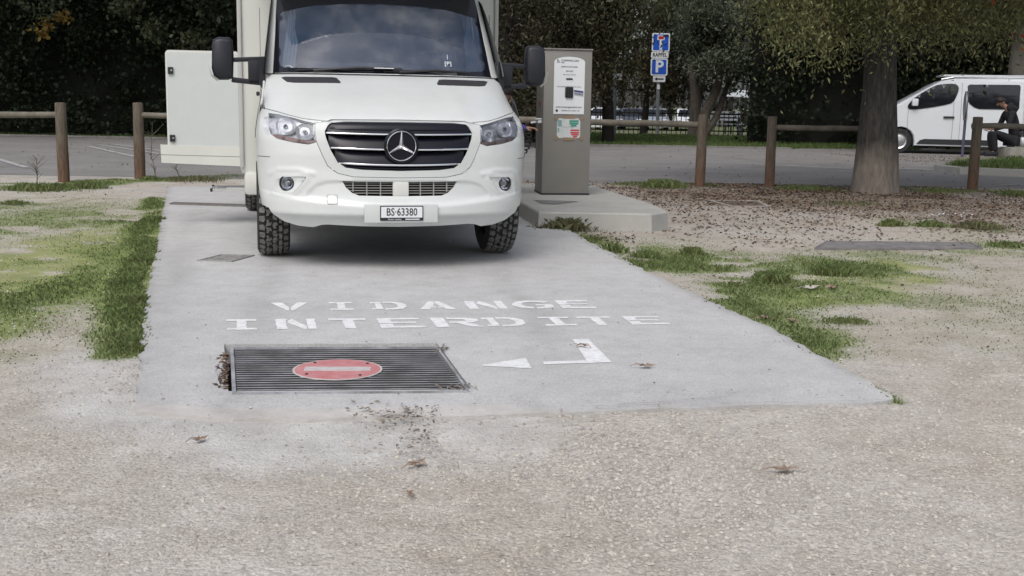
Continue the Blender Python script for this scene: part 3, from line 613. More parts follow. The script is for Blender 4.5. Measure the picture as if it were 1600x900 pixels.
def PP(poly): return [toP(*p) for p in poly]
def sk(off=0.0): return lambda a, t: S(*fromP(a, t), off)
def mir(half):                                 # half outline listed from centre-top going round at u<0 ... closed by mirror
    return half + [(-u, z) for u, z in half[::-1]]
EDGE = [(-.5, 1.031), (-.56, 1.036), (-.66, 1.045), (-.75, 1.066), (-.83, 1.088), (-.9, 1.105)]
bon_h = [(0, 1.371), (-.4, 1.370), (-.7, 1.366), (-.86, 1.362), (-.9, 1.33), (-.918, 1.24), (-.925, 1.16), (-.915, 1.11)] + [(u, z + .006) for u, z in EDGE[::-1]] + [(-.47, 1.048), (0, 1.052)]
bonnet = patch('bonnet', PP(mir(bon_h)[:-1] if 0 else [p for p in mir(bon_h)]), [], sk(), M['white'], camper, .035, .03, thick=.014)
HL = [(-.893, 1.082), (-.816, 1.073), (-.73, 1.053), (-.645, 1.031), (-.572, 1.016), (-.567, .937), (-.563, .893), (-.628, .872), (-.735, .884), (-.842, .907), (-.88, .934), (-.899, .993)]
GR = [(0, 1.040), (-.374, 1.034), (-.472, 1.024), (-.498, 1.005), (-.52, .965), (-.512, .92), (-.483, .84), (-.435, .753), (-.381, .718), (-.272, .705), (0, .698)]
BD = [(-.579, 1.02), (-.576, .9), (-.542, .817), (-.5, .729), (-.436, .681), (-.327, .657), (0, .652)]
INT = [(0, .62), (-.404, .623), (-.390, .60), (-.382, .583), (-.339, .544), (-.29, .525), (0, .522)]
FOGR = smoothpoly([(-.847, .64), (-.652, .654), (-.647, .638), (-.729, .54), (-.751, .531), (-.864, .531), (-.87, .548)], 1)
WS = [(0, 1.383), (-.45, 1.382), (-.75, 1.378), (-.852, 1.374), (-.846, 1.45), (-.828, 1.666), (-.806, 1.97), (-.765, 2.25), (-.6, 2.3), (0, 2.31)]
bot = [(0, .302), (-.269, .306), (-.50, .316), (-.545, .312), (-.598, .292), (-.70, .298), (-.80, .325), (-.87, .37), (-.905, .42)]
w_ = lambda z: wid(z)
bum = [(0, 1.044), (-.46, 1.040)] + [(u, z) for u, z in EDGE] + [(-w_(1.11) + 1e-4, 1.112), (-w_(1.0), 1.0), (-w_(.9), .9), (-w_(.8), .8), (-w_(.7), .7), (-w_(.6), .6), (-w_(.5), .5), (-w_(.44), .44)] + bot[::-1]
mr_ = lambda p: [(-u, z) for u, z in p]
def full(p): return p + [(-u, z) for u, z in p[::-1] if abs(u) > 1e-9]
BDF = full([(0, 1.0431)] + [(-.46, 1.0385)] + BD)[0:]
patch('front_bumper', PP(full(bum)), [PP(HL), PP(mr_(HL)), PP(full([(0, 1.041), (-.46, 1.037), (-.585, 1.022)] + [(u - (.003 if u else 0), z - .003) for u, z in BD[1:]])), PP(full(INT)), PP(FOGR), PP(mr_(FOGR))], sk(), M['white'], camper, .0115, .0115, thick=.02)
patch('grille_surround', PP(full([(0, 1.0395), (-.46, 1.0355), (-.58, 1.02)] + BD[1:])), [PP(full([(0, 1.036)] + GR[1:]))], sk(.004), M['white2'], camper, .03, .015, thick=.012)
# dark shell behind the panels
mb = MB(); us = np.linspace(-1, 1, 31); zz = np.concatenate([np.linspace(.36, 1.03, 18), np.linspace(1.05, 1.36, 18)])
V = []
for z in zz:
    for a in us:
        p = S(wid(z) * sin(a * pi / 2) * .97, z); p = (p[0] * (.955 if z > .62 else .66), p[1], p[2]); k = .12 if z < 1.05 else .04; V.append((p[0], p[1] + k, p[2] - (.02 if z > 1.05 else 0)))
mb.add(V, [(j * 31 + i, j * 31 + i + 1, (j + 1) * 31 + i + 1, (j + 1) * 31 + i) for j in range(len(zz) - 1) for i in range(30)]); mb.obj('inner_shell', M['void'], camper)
# windscreen frame (pillars, header) and glass
frame = full([(0, 1.3745), (-.7, 1.3745), (-w_(1.3745) + 1e-4, 1.3745), (-w_(1.6), 1.6), (-w_(1.95), 1.95), (-w_(2.3), 2.3), (-.7, 2.385), (0, 2.395)])
patch('windscreen_frame', PP(frame), [PP(full(WS))], sk(), M['white'], camper, .05, .03, thick=.02)
FR = [(0, 1.42), (-.6, 1.418), (-.765, 1.42), (-.795, 1.435), (-.803, 1.48), (-.795, 1.7), (-.785, 1.84), (-.765, 1.862), (-.72, 1.868), (-.66, 1.885), (-.525, 1.912), (-.3, 1.93), (0, 1.938)]
ws2 = full([(u * .996, z) for u, z in WS])
patch('windscreen_border', PP(ws2), [PP(full(FR))], sk(-.004), pm('black_glass_border', (.01, .011, .016), .12), camper, .05, .03, thick=.004)
patch('windscreen', PP(full([(u * 1.01, z) for u, z in FR])), [], sk(-.0065), sky_sheen_glass('windscreen_glass'), camper, .05, .04)
# roof and side panels
mb = MB(); V = []; yy = [None, -.4, 0, .5, 1.2]
ua = np.linspace(-1, 1, 17)
for j in range(6):
    for a in ua:
        p = S(wid(2.385) * sin(a * pi / 2), 2.385); y1 = p[1] + (1.25 - p[1]) * j / 5; V.append((p[0], y1, 2.386 + .06 * sin(pi * j / 5) * (1 - a * a * .8) + .05 * j / 5))
mb.add(V, [(j * 17 + i, j * 17 + i + 1, (j + 1) * 17 + i + 1, (j + 1) * 17 + i) for j in range(5) for i in range(16)]); mb.obj('cab_roof', M['white'], camper, True)
def yfront(z): return -(float(sm(z, PZ, PV)) - float(np.interp(z, DZ, DV))) 
for sgn in (-1, 1):
    zs_ = [.42, .5, .6, .7, .8, .9, 1.0, 1.05, 1.1, 1.15, 1.2, 1.25, 1.3, 1.374, 1.5, 1.6, 1.8, 1.95, 2.1, 2.3, 2.38]
    out = [(yfront(z) + .002, z) for z in zs_] + [(1.21, 2.38), (1.21, .42), (.465, .42)] + [(.465 * cos(a), .40 + .455 * sin(a)) for a in np.linspace(0.05, pi - .05, 14)] + [(-.462, .42)]
    win = smoothpoly([(-.02, 1.40), (.2, 1.62), (.55, 1.96), (.7, 2.02), (1.12, 2.02), (1.12, 1.34), (.1, 1.36)], 1)
    side = lambda y, z, s=sgn, o=0.0: (s * (wid(z) + o), y, z)
    sd_ = patch('cab_side', out, [win], side, M['white'], camper, .07, .04, thick=.0)
    mod(sd_, 'SOLIDIFY', thickness=.02, offset=-1 if sgn > 0 else 1)
    patch('side_window', win, [], lambda y, z, s=sgn: (s * (wid(z) + .004), y, z), pm('side_glass', (.01, .012, .015), .05), camper, .1)
    # black wedge trim ahead of the door, door handle, wheel liner
    tr = [(-.36, 1.09), (-.30, 1.19), (-.18, 1.24), (-.20, 1.08), (-.26, .95), (-.33, .9)]
    patch('wing_trim', tr, [], lambda y, z, s=sgn: (s * (wid(z) + .006), y, z), M['dark'], camper, .04, thick=.004)
    mb = MB(); mb.box((sgn * (wid(1.2) + .025), .95, 1.22), (.03, .17, .035), bev=.01); mb.obj('door_handle', M['dark'], camper)
    mb = MB(); mb.box((sgn * (wid(1.2) + .002), .72, 1.2), (.004, .006, 1.4)); mb.obj('door_seam', M['ink'], camper)
    mb = MB(); th = np.linspace(-.3, pi - .5, 20); V = [(sgn * x, .455 * cos(a), .40 + .45 * sin(a)) for x in (.50, .955) for a in th]; mb.add(V, [(i, i + 1, 21 + i, 20 + i) for i in range(19)])
    mb.add([(sgn * .50, 0, .4)] + [(sgn * .50, .455 * cos(a), .40 + .45 * sin(a)) for a in th], [(0, i + 1, i + 2) for i in range(19)]); mb.obj('wheel_liner', M['void'], camper)
# headlights
for sgn in (-1, 1):
    f = lambda p: [(-u * -sgn if 0 else (u if sgn < 0 else -u), z) for u, z in p]
    h = patch('headlight', PP(f(HL)), [], sk(-.055), M['reflector'], camper, .03, .02)
    edge = PP(f(HL)); mb = MB(); ee = subdiv(edge, .02); V = [sk(-.001)(*p) for p in ee] + [sk(-.06)(*p) for p in ee]; n = len(ee); mb.add(V, [(i, (i + 1) % n, n + (i + 1) % n, n + i) for i in range(n)]); mb.obj('lamp_rim', M['reflector'], h)
    def bowl(u, z, ru, rz_, d):
        mb = MB(); V = []; n = 22; R_ = [1.0, .93, .8, .6, .35, .12, 0]
        for i, r in enumerate(R_):
            for k in range(n):
                a = 2 * pi * k / n; sq = (abs(cos(a)) ** 2.6 + abs(sin(a)) ** 2.6) ** (-1 / 2.6)
                p = S(u + r * ru * cos(a) * sq, z + r * rz_ * sin(a) * sq, -.012); V.append((p[0], p[1] + d * (1 - r * r), p[2]))
        mb.add(V, [(i * n + k, i * n + (k + 1) % n, (i + 1) * n + (k + 1) % n, (i + 1) * n + k) for i in range(6) for k in range(n)]); mb.obj('lamp_bowl', M['bowl'], h, True)
        p = S(u, z, -.02); mb = MB(); mb.lathe([(0, 0), (.014, .004), (.017, .016), (.014, .03)], 12, M=FRONT.to_3x3()); mb.obj('bulb', M['satin'], h, True, loc=(p[0], p[1] + .03, p[2]))
    bowl(sgn * .775, .992, .066, .058, .05); bowl(sgn * .648, .957, .062, .056, .05)
    am = [(-.873, .93), (-.831, .938), (-.74, .918), (-.649, .903), (-.574, .899), (-.568, .896), (-.628, .877), (-.735, .889), (-.842, .912)]
    patch('turn_signal', PP(f(am)), [], sk(-.02), M['amber'], h, .03, .02)
    wd = [(-.577, 1.008), (-.59, 1.01), (-.60, .95), (-.59, .905), (-.575, .902)]
    patch('light_guide', PP(f(wd)), [], sk(-.015), M['plate'], h, .03, .02)
    patch('headlight_lens', PP(f(HL)), [], sk(-.0015), M['lens'], h, .03, .02)
# grille
def grid_strip(mb, zf, U, prof, n=40):           # prof: list of (off, dz) across the strip
    V = []; us_ = np.linspace(-U, U, n)
    for u in us_:
        for off, dz in prof: p = S(u, zf(u) + dz); e = (abs(u) / U) ** 8; V.append((p[0], p[1] - (off * (1 - e) - .012 * e), p[2]))
    m_ = len(prof); mb.add(V, [(i * m_ + k, i * m_ + k + 1, (i + 1) * m_ + k + 1, (i + 1) * m_ + k) for i in range(n - 1) for k in range(m_ - 1)])
gr = empty('grille', (0, 0, 0)); gr.parent = camper
cz_ = [(1.022, .498, .006, 0), (.950, .517, .006, 1), (.846, .489, .007, 1), (.738, .432, .011, 1)]
lf = lambda z0, drop, U: (lambda u: z0 - drop * 0 + (drop if 0 else 0) + drop * (abs(u) / U) ** 2)
for i, (z0, U, dr, chm) in enumerate(cz_):
    zt = cz_[i - 1][0] - .012 if i else 1.036
    if i:
        mb = MB(); H_ = (cz_[i - 1][0] - z0) - .012; U2 = min(U, cz_[i - 1][1]) + .004
        grid_strip(mb, lf(z0, dr, U), U2 if i < 3 else U + .02, [(.012, .004), (.006, .02), (-.004, H_ * .55), (-.022, H_ * .8), (-.04, H_ * .92)])
        mb.obj('louvre', M['black'], gr, True, sharp=60)
        mb = MB(); grid_strip(mb, lf(z0, dr, U), U, [(-.02, -.004), (.018, -.0055), (.021, 0), (.018, .0055), (-.02, .004)]); mb.obj('chrome_strip', M['chrome'], gr, True, sharp=60)
mb = MB(); grid_strip(mb, lf(1.0, .0, .5), .495, [(-.03, -.03), (.004, -.018), (.008, 0), (.004, .026), (-.02, .036)]); mb.obj('louvre', M['black'], gr, True, sharp=60)
mb = MB(); grid_strip(mb, lf(.715, .012, .4), .405, [(-.03, -.01), (.004, -.006), (.006, .002), (-.03, .012)]); mb.obj('louvre', M['black'], gr, True, sharp=60)
# three pointed star in its ring
sp = S(0, .873); st = empty('star_badge', (0, sp[1] - .035, .873)); st.parent = gr; st.rotation_euler = (.03, 0, 0)
ST = FRONT.to_3x3()
mb = MB(); mb.lathe([(0, -.01), (.118, -.01), (.122, .0), (.112, .008), (0, .012)], 40, M=ST); mb.obj('badge_disc', M['black'], st, True)
mb = MB(); mb.lathe([(.094, .006), (.0945, .016), (.099, .021), (.104, .016), (.1055, .006)], 48, M=ST); mb.obj('badge_ring', M['chrome'], st, True, sharp=60)
mb = MB(); tip = [(.096 * sin(a), .096 * cos(a)) for a in (0, 2 * pi / 3, 4 * pi / 3)]; inn_ = [(.0175 * sin(a), .0175 * cos(a)) for a in (pi / 3, pi, 5 * pi / 3)]
V = [(0, 0, .03)]; 
for i in range(3): V += [(tip[i][0] - .003 * cos([0, 2 * pi / 3, 4 * pi / 3][i]), tip[i][1] + .003 * sin([0, 2 * pi / 3, 4 * pi / 3][i]), .014), (tip[i][0] + .003 * cos([0, 2 * pi / 3, 4 * pi / 3][i]), tip[i][1] - .003 * sin([0, 2 * pi / 3, 4 * pi / 3][i]), .014), (*inn_[i], .012)]
F_ = []
for i in range(3):
    a, b, c, pv = 1 + 3 * i, 2 + 3 * i, 3 + 3 * i, 3 + 3 * ((i + 2) % 3); F_ += [(0, a, b), (0, b, c), (0, pv, a)]
mb.add([ST @ Vector(p) for p in V], F_); mb.obj('star', M['chrome'], st)
# lower intake
it = empty('lower_intake', (0, 0, 0)); it.parent = camper
for k, z0 in enumerate((.612, .595, .577, .559, .541)):
    U = float(np.interp(z0, [.525, .544, .583, .623], [.28, .335, .378, .395])); mb = MB(); grid_strip(mb, lambda u: z0, U, [(-.045, -.002), (-.014, -.0022), (-.012, 0), (-.014, .0022), (-.045, .002)], 24); mb.obj('intake_slat', M['trimgrey'], it, True)
for u0 in (-.33, -.235, -.14, .14, .235, .33):
    mb = MB(); p = S(u0, .57); zt, zb = (.62, .525) if abs(u0) < .3 else (.62, .55); mb.box((p[0], p[1] + .02, (zt + zb) / 2), (.006, .03, zt - zb)); mb.obj('intake_divider', M['trimgrey'], it)
p = S(0, .57); mb = MB(); mb.box((0, p[1] + .012, .571), (.112, .04, .1), bev=.01); mb.obj('sensor_block', M['cream'], it, True)
mb = MB(); grid_strip(mb, lambda u: .571, .4, [(-.06, -.05), (-.06, .05)]); mb.obj('intake_backing', M['void'], it)
# fog lamps
for sgn in (-1, 1):
    f = (lambda p: p) if sgn < 0 else mr_
    fo = patch('fog_lamp', PP(f(FOGR)), [PP([(sgn * .776 + .05 * cos(a), .6 + .05 * sin(a)) for a in np.linspace(0, 2 * pi, 25)[:-1]])], sk(-.012), M['white'], camper, .02, .012, thick=.006)
    c_ = S(sgn * .776, .6, -.012); nrm = (sgn * .5, -1, 0); R_ = Vector(nrm).to_track_quat('Z', 'Y').to_matrix()
    mb = MB(); mb.lathe([(.054, -.004), (.055, .006), (.048, .010), (.045, .004), (.045, -.02)], 28, M=R_); mb.obj('bezel', M['dark'], fo, True, loc=c_)
    mb = MB(); mb.lathe([(.046, .0), (.04, -.02), (.025, -.035), (0, -.04)], 24, M=R_); mb.obj('reflector', M['chrome'], fo, True, loc=c_)
    mb = MB(); mb.lathe([(0, 0), (.014, 0), (.016, -.03)], 12, M=R_); mb.obj('bulb', M['satin'], fo, True, loc=c_)
    mb = MB(); mb.lathe([(.046, .003), (.03, .009), (0, .012)], 24, M=R_); mb.obj('fog_lens', M['lens'], fo, True, loc=c_)
# bumper details
def quadpatch(name, u0, u1, z0, z1, off, mat, thick, r=.01):
    return patch(name, PP(rrect(u1 - u0, z1 - z0, r, cx=(u0 + u1) / 2, cy=(z0 + z1) / 2)), [], sk(off), mat, camper, .03, .012, thick=thick)
quadpatch('towing_eye_seam', -.511, -.435, .463, .531, .0012, pm('seam_grey', (.42, .42, .41), .6), .002); quadpatch('towing_eye_cover', -.505, -.441, .469, .525, .0045, M['white'], .002)
p = S(0, .43); mb = MB(); mb.box((-.002, p[1] - .004, .404), (.515, .02, .128), bev=.008); pb = mb.obj('plate_holder', M['white2'], camper, True)
mb = MB(); mb.box((0, p[1] - .018, .408), (.302, .008, .104), bev=.003); fr_ = mb.obj('number_plate', M['ink'], camper)
mb = MB(); mb.box((0, p[1] - .0235, .415), (.288, .004, .076), bev=.0015); mb.obj('plate_face', M['plate'], fr_)
text('BS·63380', .074, M['ink'], 'lettering', fr_, (0, p[1] - .0262, .4145), sx=.78, depth=.0006, bold=.012)
text('Bantam camping', .014, M['plate'], 'lettering', fr_, (-.05, p[1] - .0228, .3655), depth=.0006); mb = MB(); mb.box((.075, p[1] - .0224, .366), (.1, .001, .007)); mb.obj('plate_strip', M['plate'], fr_)
for sgn in (-1, 1): quadpatch('wing_seam', min(sgn * .974, sgn * .89), max(sgn * .974, sgn * .89), .776, .781, .0012, pm('seam_line', (.12, .12, .12), .6), .0, r=.002)
mb = MB(); mb.box((0, .3, .36), (1.35, 1.7, .05)); mb.box((0, .1, .42), (1.2, 1.3, .06)); mb.obj('undertray', M['void'], camper)
mb = MB(); mb.tube([(-.75, 0, .36), (.75, 0, .36)], .04, 8); mb.tube([(-.8, .05, .3), (-.3, .2, .26)], .025, 6); mb.tube([(.8, .05, .3), (.3, .2, .26)], .025, 6); mb.obj('front_axle', M['dark'], camper)
# bonnet vents, wipers, cowl
for sgn in (-1, 1):
    vt = [(-.79, 1.338), (-.76, 1.344), (-.42, 1.346), (-.388, 1.342), (-.362, 1.312), (-.366, 1.304), (-.70, 1.301), (-.752, 1.306)]
    vb = patch('bonnet_vent', PP(vt if sgn < 0 else mr_(vt)), [], sk(.004), pm('vent_mesh', (.035, .033, .038), .5, var=.2, vs=60), camper, .03, .015, thick=.006)
mb = MB(); grid_strip(mb, lambda u: 1.371, .86, [(.004, -.004), (.012, .003), (-.012, .010), (-.03, .012)]); mb.obj('cowl', M['dark'], camper, True)
for u0, u1, z1 in ((-.55, .12, 1.412), (.10, .66, 1.395)):
    a = S(u0, 1.388, .02); m_ = S((u0 + u1) / 2, (1.388 + z1) / 2 + .012, .03); b = S(u1, z1, .025); mb = MB(); mb.tube([a, m_, b], [.011, .009, .006], 8); wp = mb.obj('wiper', M['dark'], camper, True)
    a = S(u0 - .12, 1.392, .012); b = S(u1 - .1, z1 + .014, .012); m_ = S((u0 + u1) / 2 - .1, 1.41, .012); mb = MB(); mb.tube([a, m_, b], .006, 6); mb.obj('wiper_blade', M['ink'], wp)
# things seen through the glass
M['dash'] = pm('dashboard', (.06, .062, .068), .6); M['cabin'] = pm('cabin_lining', (.10, .11, .13), .9, var=.2, vs=3)
mb = MB(); mb.box((0, .28, 1.28), (1.62, .55, .16), bev=.05); mb.box((.38, .12, 1.38), (.36, .2, .08), bev=.03); mb.obj('dashboard', M['dash'], camper, True)
mb = MB(); mb.add([(-.86, 1.22, .6), (.86, 1.22, .6), (.8, 1.22, 2.36), (-.8, 1.22, 2.36)], [(0, 1, 2, 3)]); mb.obj('cabin_back', M['cabin'], camper)
mb = MB(); mb.box((0, .6, .6), (1.7, 1.2, .05)); mb.obj('cab_floor', M['dark'], camper)
for u in (-.42, .42):
    mb = MB(); mb.box((u, 1.0, 1.35), (.48, .16, .75), bev=.06); mb.box((u, .75, 1.0), (.5, .5, .16), bev=.05); mb.box((u, 1.0, 1.85), (.26, .12, .2), bev=.05); mb.obj('seat', pm('seat_fabric', (.12, .12, .13), .9), camper, True)
mb = MB(); mb.lathe([(.18, 0), (.195, .012), (.205, 0), (.195, -.012), (.18, 0)], 28, M=Matrix.Rotation(-1.1, 3, 'X')); mb.obj('steering_wheel', M['dark'], camper, True, loc=(.4, .42, 1.4))
mb = MB(); mb.box((-.02, .02, 1.425), (.15, .1, .006)); mb.box((.36, .05, 1.415), (.05, .05, .006)); mb.obj('paper', M['plate'], camper)
mb = MB(); mb.box((-.15, .25, 1.42), (.9, .25, .1), bev=.04); mb.obj('dash_hood', pm('grey_dash_hood', (.16, .17, .19), .7), camper, True)
mb = MB(); mb.box((.02, -.0 + .52, 2.0), (.3, .1, .1), bev=.04); mb.obj('sensor_housing', M['dark'], camper, True)
cur = pm('pale_curtain', (.5, .52, .53), .85)
for sgn in (-1, 1):
    mb = MB(); V = []
    for i in range(9):
        for j in range(9):
            z = 1.40 + i * .11; w = wid(z) - .13 - .004 * i - (j / 8) * (.10 if i < 3 else .03 + .05 * (1 - i / 8)); yy_ = S(w, z)[1] + .06 + .02 * (j % 2); V.append((sgn * w, yy_, z))
    mb.add(V, [(i * 9 + j, i * 9 + j + 1, (i + 1) * 9 + j + 1, (i + 1) * 9 + j) for i in range(8) for j in range(8)]); mb.obj('curtain', cur, camper)
q = quadpatch('windscreen_sticker', .455, .53, 1.45, 1.56, -.009, pm('sticker_blue', (.16, .2, .3), .5), .0)
for k, s_ in enumerate(('|', '[P]')):
    pp = S(.4925, 1.53 - .055 * k, -.002); text(s_, .05, M['plate'], 'lettering', q, (pp[0], pp[1] - .002, pp[2]), rot=(pi / 2 - .6, 0, 0), depth=.0005)
# mirrors
for sgn in (-1, 1):
    mr = empty('wing_mirror', (0, 0, 0)); mr.parent = camper
    hs_ = [(-1.298, 1.585), (-1.285, 1.618), (-1.25, 1.636), (-1.17, 1.636), (-1.148, 1.62), (-1.14, 1.5), (-1.146, 1.335), (-1.18, 1.318), (-1.262, 1.315), (-1.29, 1.345), (-1.304, 1.40)]
    cu = sum(p[0] for p in hs_) / len(hs_); czm = sum(p[1] for p in hs_) / len(hs_); mb = MB(); n = len(hs_); lay = [(-.075, .80), (-.065, .92), (-.03, 1.0), (.03, 1.0), (.05, .95)]
    V = [(-sgn * -1 * (cu + (u - cu) * k) * 1 if sgn < 0 else -(cu + (u - cu) * k), .24 + y, czm + (z - czm) * k) for y, k in lay for u, z in hs_]
    V = [((cu + (u - cu) * k) * (1 if sgn < 0 else -1), .24 + y, czm + (z - czm) * k) for y, k in lay for u, z in hs_]
    mb.add(V, [(i * n + k, i * n + (k + 1) % n, (i + 1) * n + (k + 1) % n, (i + 1) * n + k) for i in range(4) for k in range(n)] + [tuple(range(n)), tuple(range(4 * n, 5 * n))]); mb.obj('mirror_housing', M['mirror'], mr, True, sharp=50)
    g_m = MB(); g_m.prism([((cu + (u - cu) * .9) * (1 if sgn < 0 else -1), czm + (z - czm) * .92) for u, z in hs_], -.001, .0015, M=FRONT.to_3x3()); g_m.obj('mirror_glass', M['chrome'], mr, loc=(0, .2925, 0))
    mb = MB(); X_ = lambda u: u * (1 if sgn < 0 else -1)
    mb.box((X_(-1.03), .24, 1.476), (.26, .07, .034), bev=.01, M=Matrix.Rotation(.06 * -sgn * -1, 3, 'Y')); mb.box((X_(-1.03), .24, 1.308), (.26, .07, .04), bev=.01, M=Matrix.Rotation(-.09 * sgn, 3, 'Y')); mb.box((X_(-.975), .24, 1.385), (.12, .07, .19), bev=.01); mb.obj('mirror_arm', M['mirror'], mr, True)
    ba = MB(); ba.prism([(X_(-.905), 1.50), (X_(-.95), 1.47), (X_(-.955), 1.29), (X_(-.905), 1.22)], -.30, -.14, M=FRONT.to_3x3()); ba.obj('mirror_base', M['mirror'], mr)
    mb = MB(); mb.add([(X_(-1.33), .2, 1.435), (X_(-1.31), .16, 1.43), (X_(-1.296), .15, 1.35), (X_(-1.25), .15, 1.318), (X_(-1.27), .2, 1.306), (X_(-1.316), .22, 1.35)], [(0, 1, 2, 5), (2, 3, 4, 5)]); mb.obj('side_repeater', pm('clear_repeater', (.7, .72, .74), .2), mr)
# wheels
def wheel(name, loc_, R_, Wd, parent, tread=True, sgn=1, mat=None):
    w = empty(name, loc_); w.parent = parent; RY = Matrix.Rotation(pi / 2, 3, 'Y')
    hw = Wd / 2; mb = MB(); mb.lathe([(R_ * .60, -hw * .8), (R_ * .72, -hw), (R_ * .88, -hw * 1.02), (R_ * .945, -hw * .92), (R_ * .955, -hw * .6), (R_ * .955, hw * .6), (R_ * .945, hw * .92), (R_ * .88, hw * 1.02), (R_ * .72, hw), (R_ * .60, hw * .8)], 48, M=RY); mb.obj('tyre', M['rubber'], w, True)
    mb = MB(); s2 = 1 if loc_[0] > 0 else -1
    mb.lathe([(R_ * .61, s2 * hw * .82), (R_ * .57, s2 * hw * .84), (R_ * .54, s2 * hw * .5), (R_ * .3, s2 * hw * .3), (R_ * .15, s2 * hw * .6), (0, s2 * hw * .62)], 32, M=RY); mb.lathe([(R_ * .6, -hw * .8), (R_ * .6, hw * .8)], 32, M=RY); mb.obj('rim', M['satin'], w, True)
    if tread:
        mb = MB(); N = 34
        shapes = [[(-.9, -.35), (-.55, -.42), (-.5, .05), (-.62, .4), (-.9, .3)], [(-.5, -.55), (-.14, -.4), (-.10, -.05), (-.28, .0), (-.3, .3), (-.46, .32), (-.42, -.1)], [(-.06, -.3), (.2, -.5), (.28, -.1), (.1, .02), (.2, .35), (-.02, .42), (-.1, .1)],
                  [(.3, -.35), (.5, -.45), (.56, .2), (.42, .42), (.28, .3), (.36, 0)], [(.62, -.38), (.92, -.3), (.92, .35), (.6, .28)]]
        for k in range(N):
            for j, sh in enumerate(shapes):
                a0 = 2 * pi * (k + (j * .37) % 1) / N; fl = -1 if (k + j) % 2 else 1; n = len(sh); V = []
                for rr_, sc in ((R_ * .955, .95), (R_ * (1.0 if abs(sh[0][0]) < .55 else .992), .86)):
                    mx_ = sum(p[0] for p in sh) / n; my_ = sum(p[1] for p in sh) / n
                    for px_, py_ in sh:
                        xx = (mx_ + (px_ - mx_) * sc) * hw * 1.0; yy_ = (my_ + (py_ * fl - my_) * sc) * .88; a = a0 + yy_ * 2 * pi / N
                        r_ = rr_ - (.012 if abs(xx) > hw * .85 else 0); V.append((xx, r_ * cos(a), r_ * sin(a)))
                mb.add(V, [tuple(range(n, 2 * n))] + [(i, (i + 1) % n, n + (i + 1) % n, n + i) for i in range(n)])
        t = mb.obj('tread', M['tread'], w)
    return w
for sgn in (-1, 1):
    wheel('front_wheel', (sgn * .868, 0, .375), .375, .235, camper); wheel('rear_wheel', (sgn * .99, 3.66, .375), .375, .235, camper)
# living box
bx = MB(); bx.box((0, 3.35, 1.74), (2.24, 4.2, 2.42), bev=.05); bx.obj('living_body', M['boxwhite'], camper, True)
for y_, l_ in ((1.75, 1.1), (4.8, 1.2)):
    mb = MB(); mb.box((0, y_, .455), (2.18, l_, .2), bev=.04); mb.obj('side_skirt', M['cream'], camper, True)
mb = MB(); mb.box((0, 3.3, .5), (1.5, 4.0, .12)); mb.obj('chassis', M['void'], camper)
for sgn in (-1, 1):
    mb = MB(); mb.box((sgn * 1.108, 1.245, 1.74), (.035, .035, 2.3), bev=.01); mb.obj('corner_profile', M['lightgrey'], camper, True)
    mb = MB(); mb.box((sgn * 1.123, 1.45, 1.95), (.012, .03, 1.95)); mb.obj('edge_seal', M['ink'], camper)
mb = MB(); mb.box((0, 1.0, 2.62), (2.2, 1.9, .62), bev=.2); mb.obj('overcab', M['boxwhite'], camper, True)
# open door with latches and skirt flap
yd = 2.2; dr = empty('open_door', (-1.125, yd, 0)); dr.parent = camper; dr.rotation_euler = (0, 0, 0)
mb = MB(); mb.prism(rrect(.66, .90, .035, cx=-.33, cy=1.155), -.018, .018, M=FRONT.to_3x3()); mb.obj('door_frame', M['boxwhite'], dr)
mb = MB(); mb.prism(rrect(.635, .87, .03, cx=-.33, cy=1.150), .018, .022, M=FRONT.to_3x3()); mb.obj('inner_panel', pm('door_inner_grey', (.55, .58, .58), .45, var=.02), dr)
for z in (1.42, .99 - .185):
    mb = MB(); mb.box((-.615, -.032, z), (.046, .02, .062), bev=.003); lt = mb.obj('latch', M['ink'], dr); mb = MB(); mb.box((-.607, -.044, z), (.014, .008, .014), bev=.003); mb.obj('latch_bolt', M['satin'], lt)
mb = MB(); mb.prism([(-.725, .745), (0, .725), (0, .64), (-.722, .655)], -.022, .03, M=FRONT.to_3x3()); mb.prism([(-.722, .651), (0, .636), (0, .548), (-.72, .578)], -.018, .026, M=FRONT.to_3x3()); mb.obj('skirt_flap', M['cream'], dr)
mb = MB(); mb.box((-.0, 0, 1.15), (.02, .03, .9)); mb.obj('hinge', M['lightgrey'], dr)
# step
se = empty('entry_step', (-1.12, 2.2, 0)); se.parent = camper
mb = MB(); mb.box((-.13, .0, .325), (.3, .03, .018)); mb.box((-.13, .45, .325), (.3, .03, .018)); mb.box((-.22, .22, .322), (.11, .42, .02)); mb.obj('step_frame', M['lightgrey'], se)
mb = MB(); mb.box((-.285, .0, .325), (.02, .05, .03)); mb.box((-.285, .45, .325), (.02, .05, .03)); mb.obj('end_cap', M['ink'], se)
for x_ in (-.24, -.27): 
    mb = MB(); mb.box((x_ + .0, .0, .345), (.012, .012, .03)); mb.obj('stop_peg', M['trimgrey'], se)

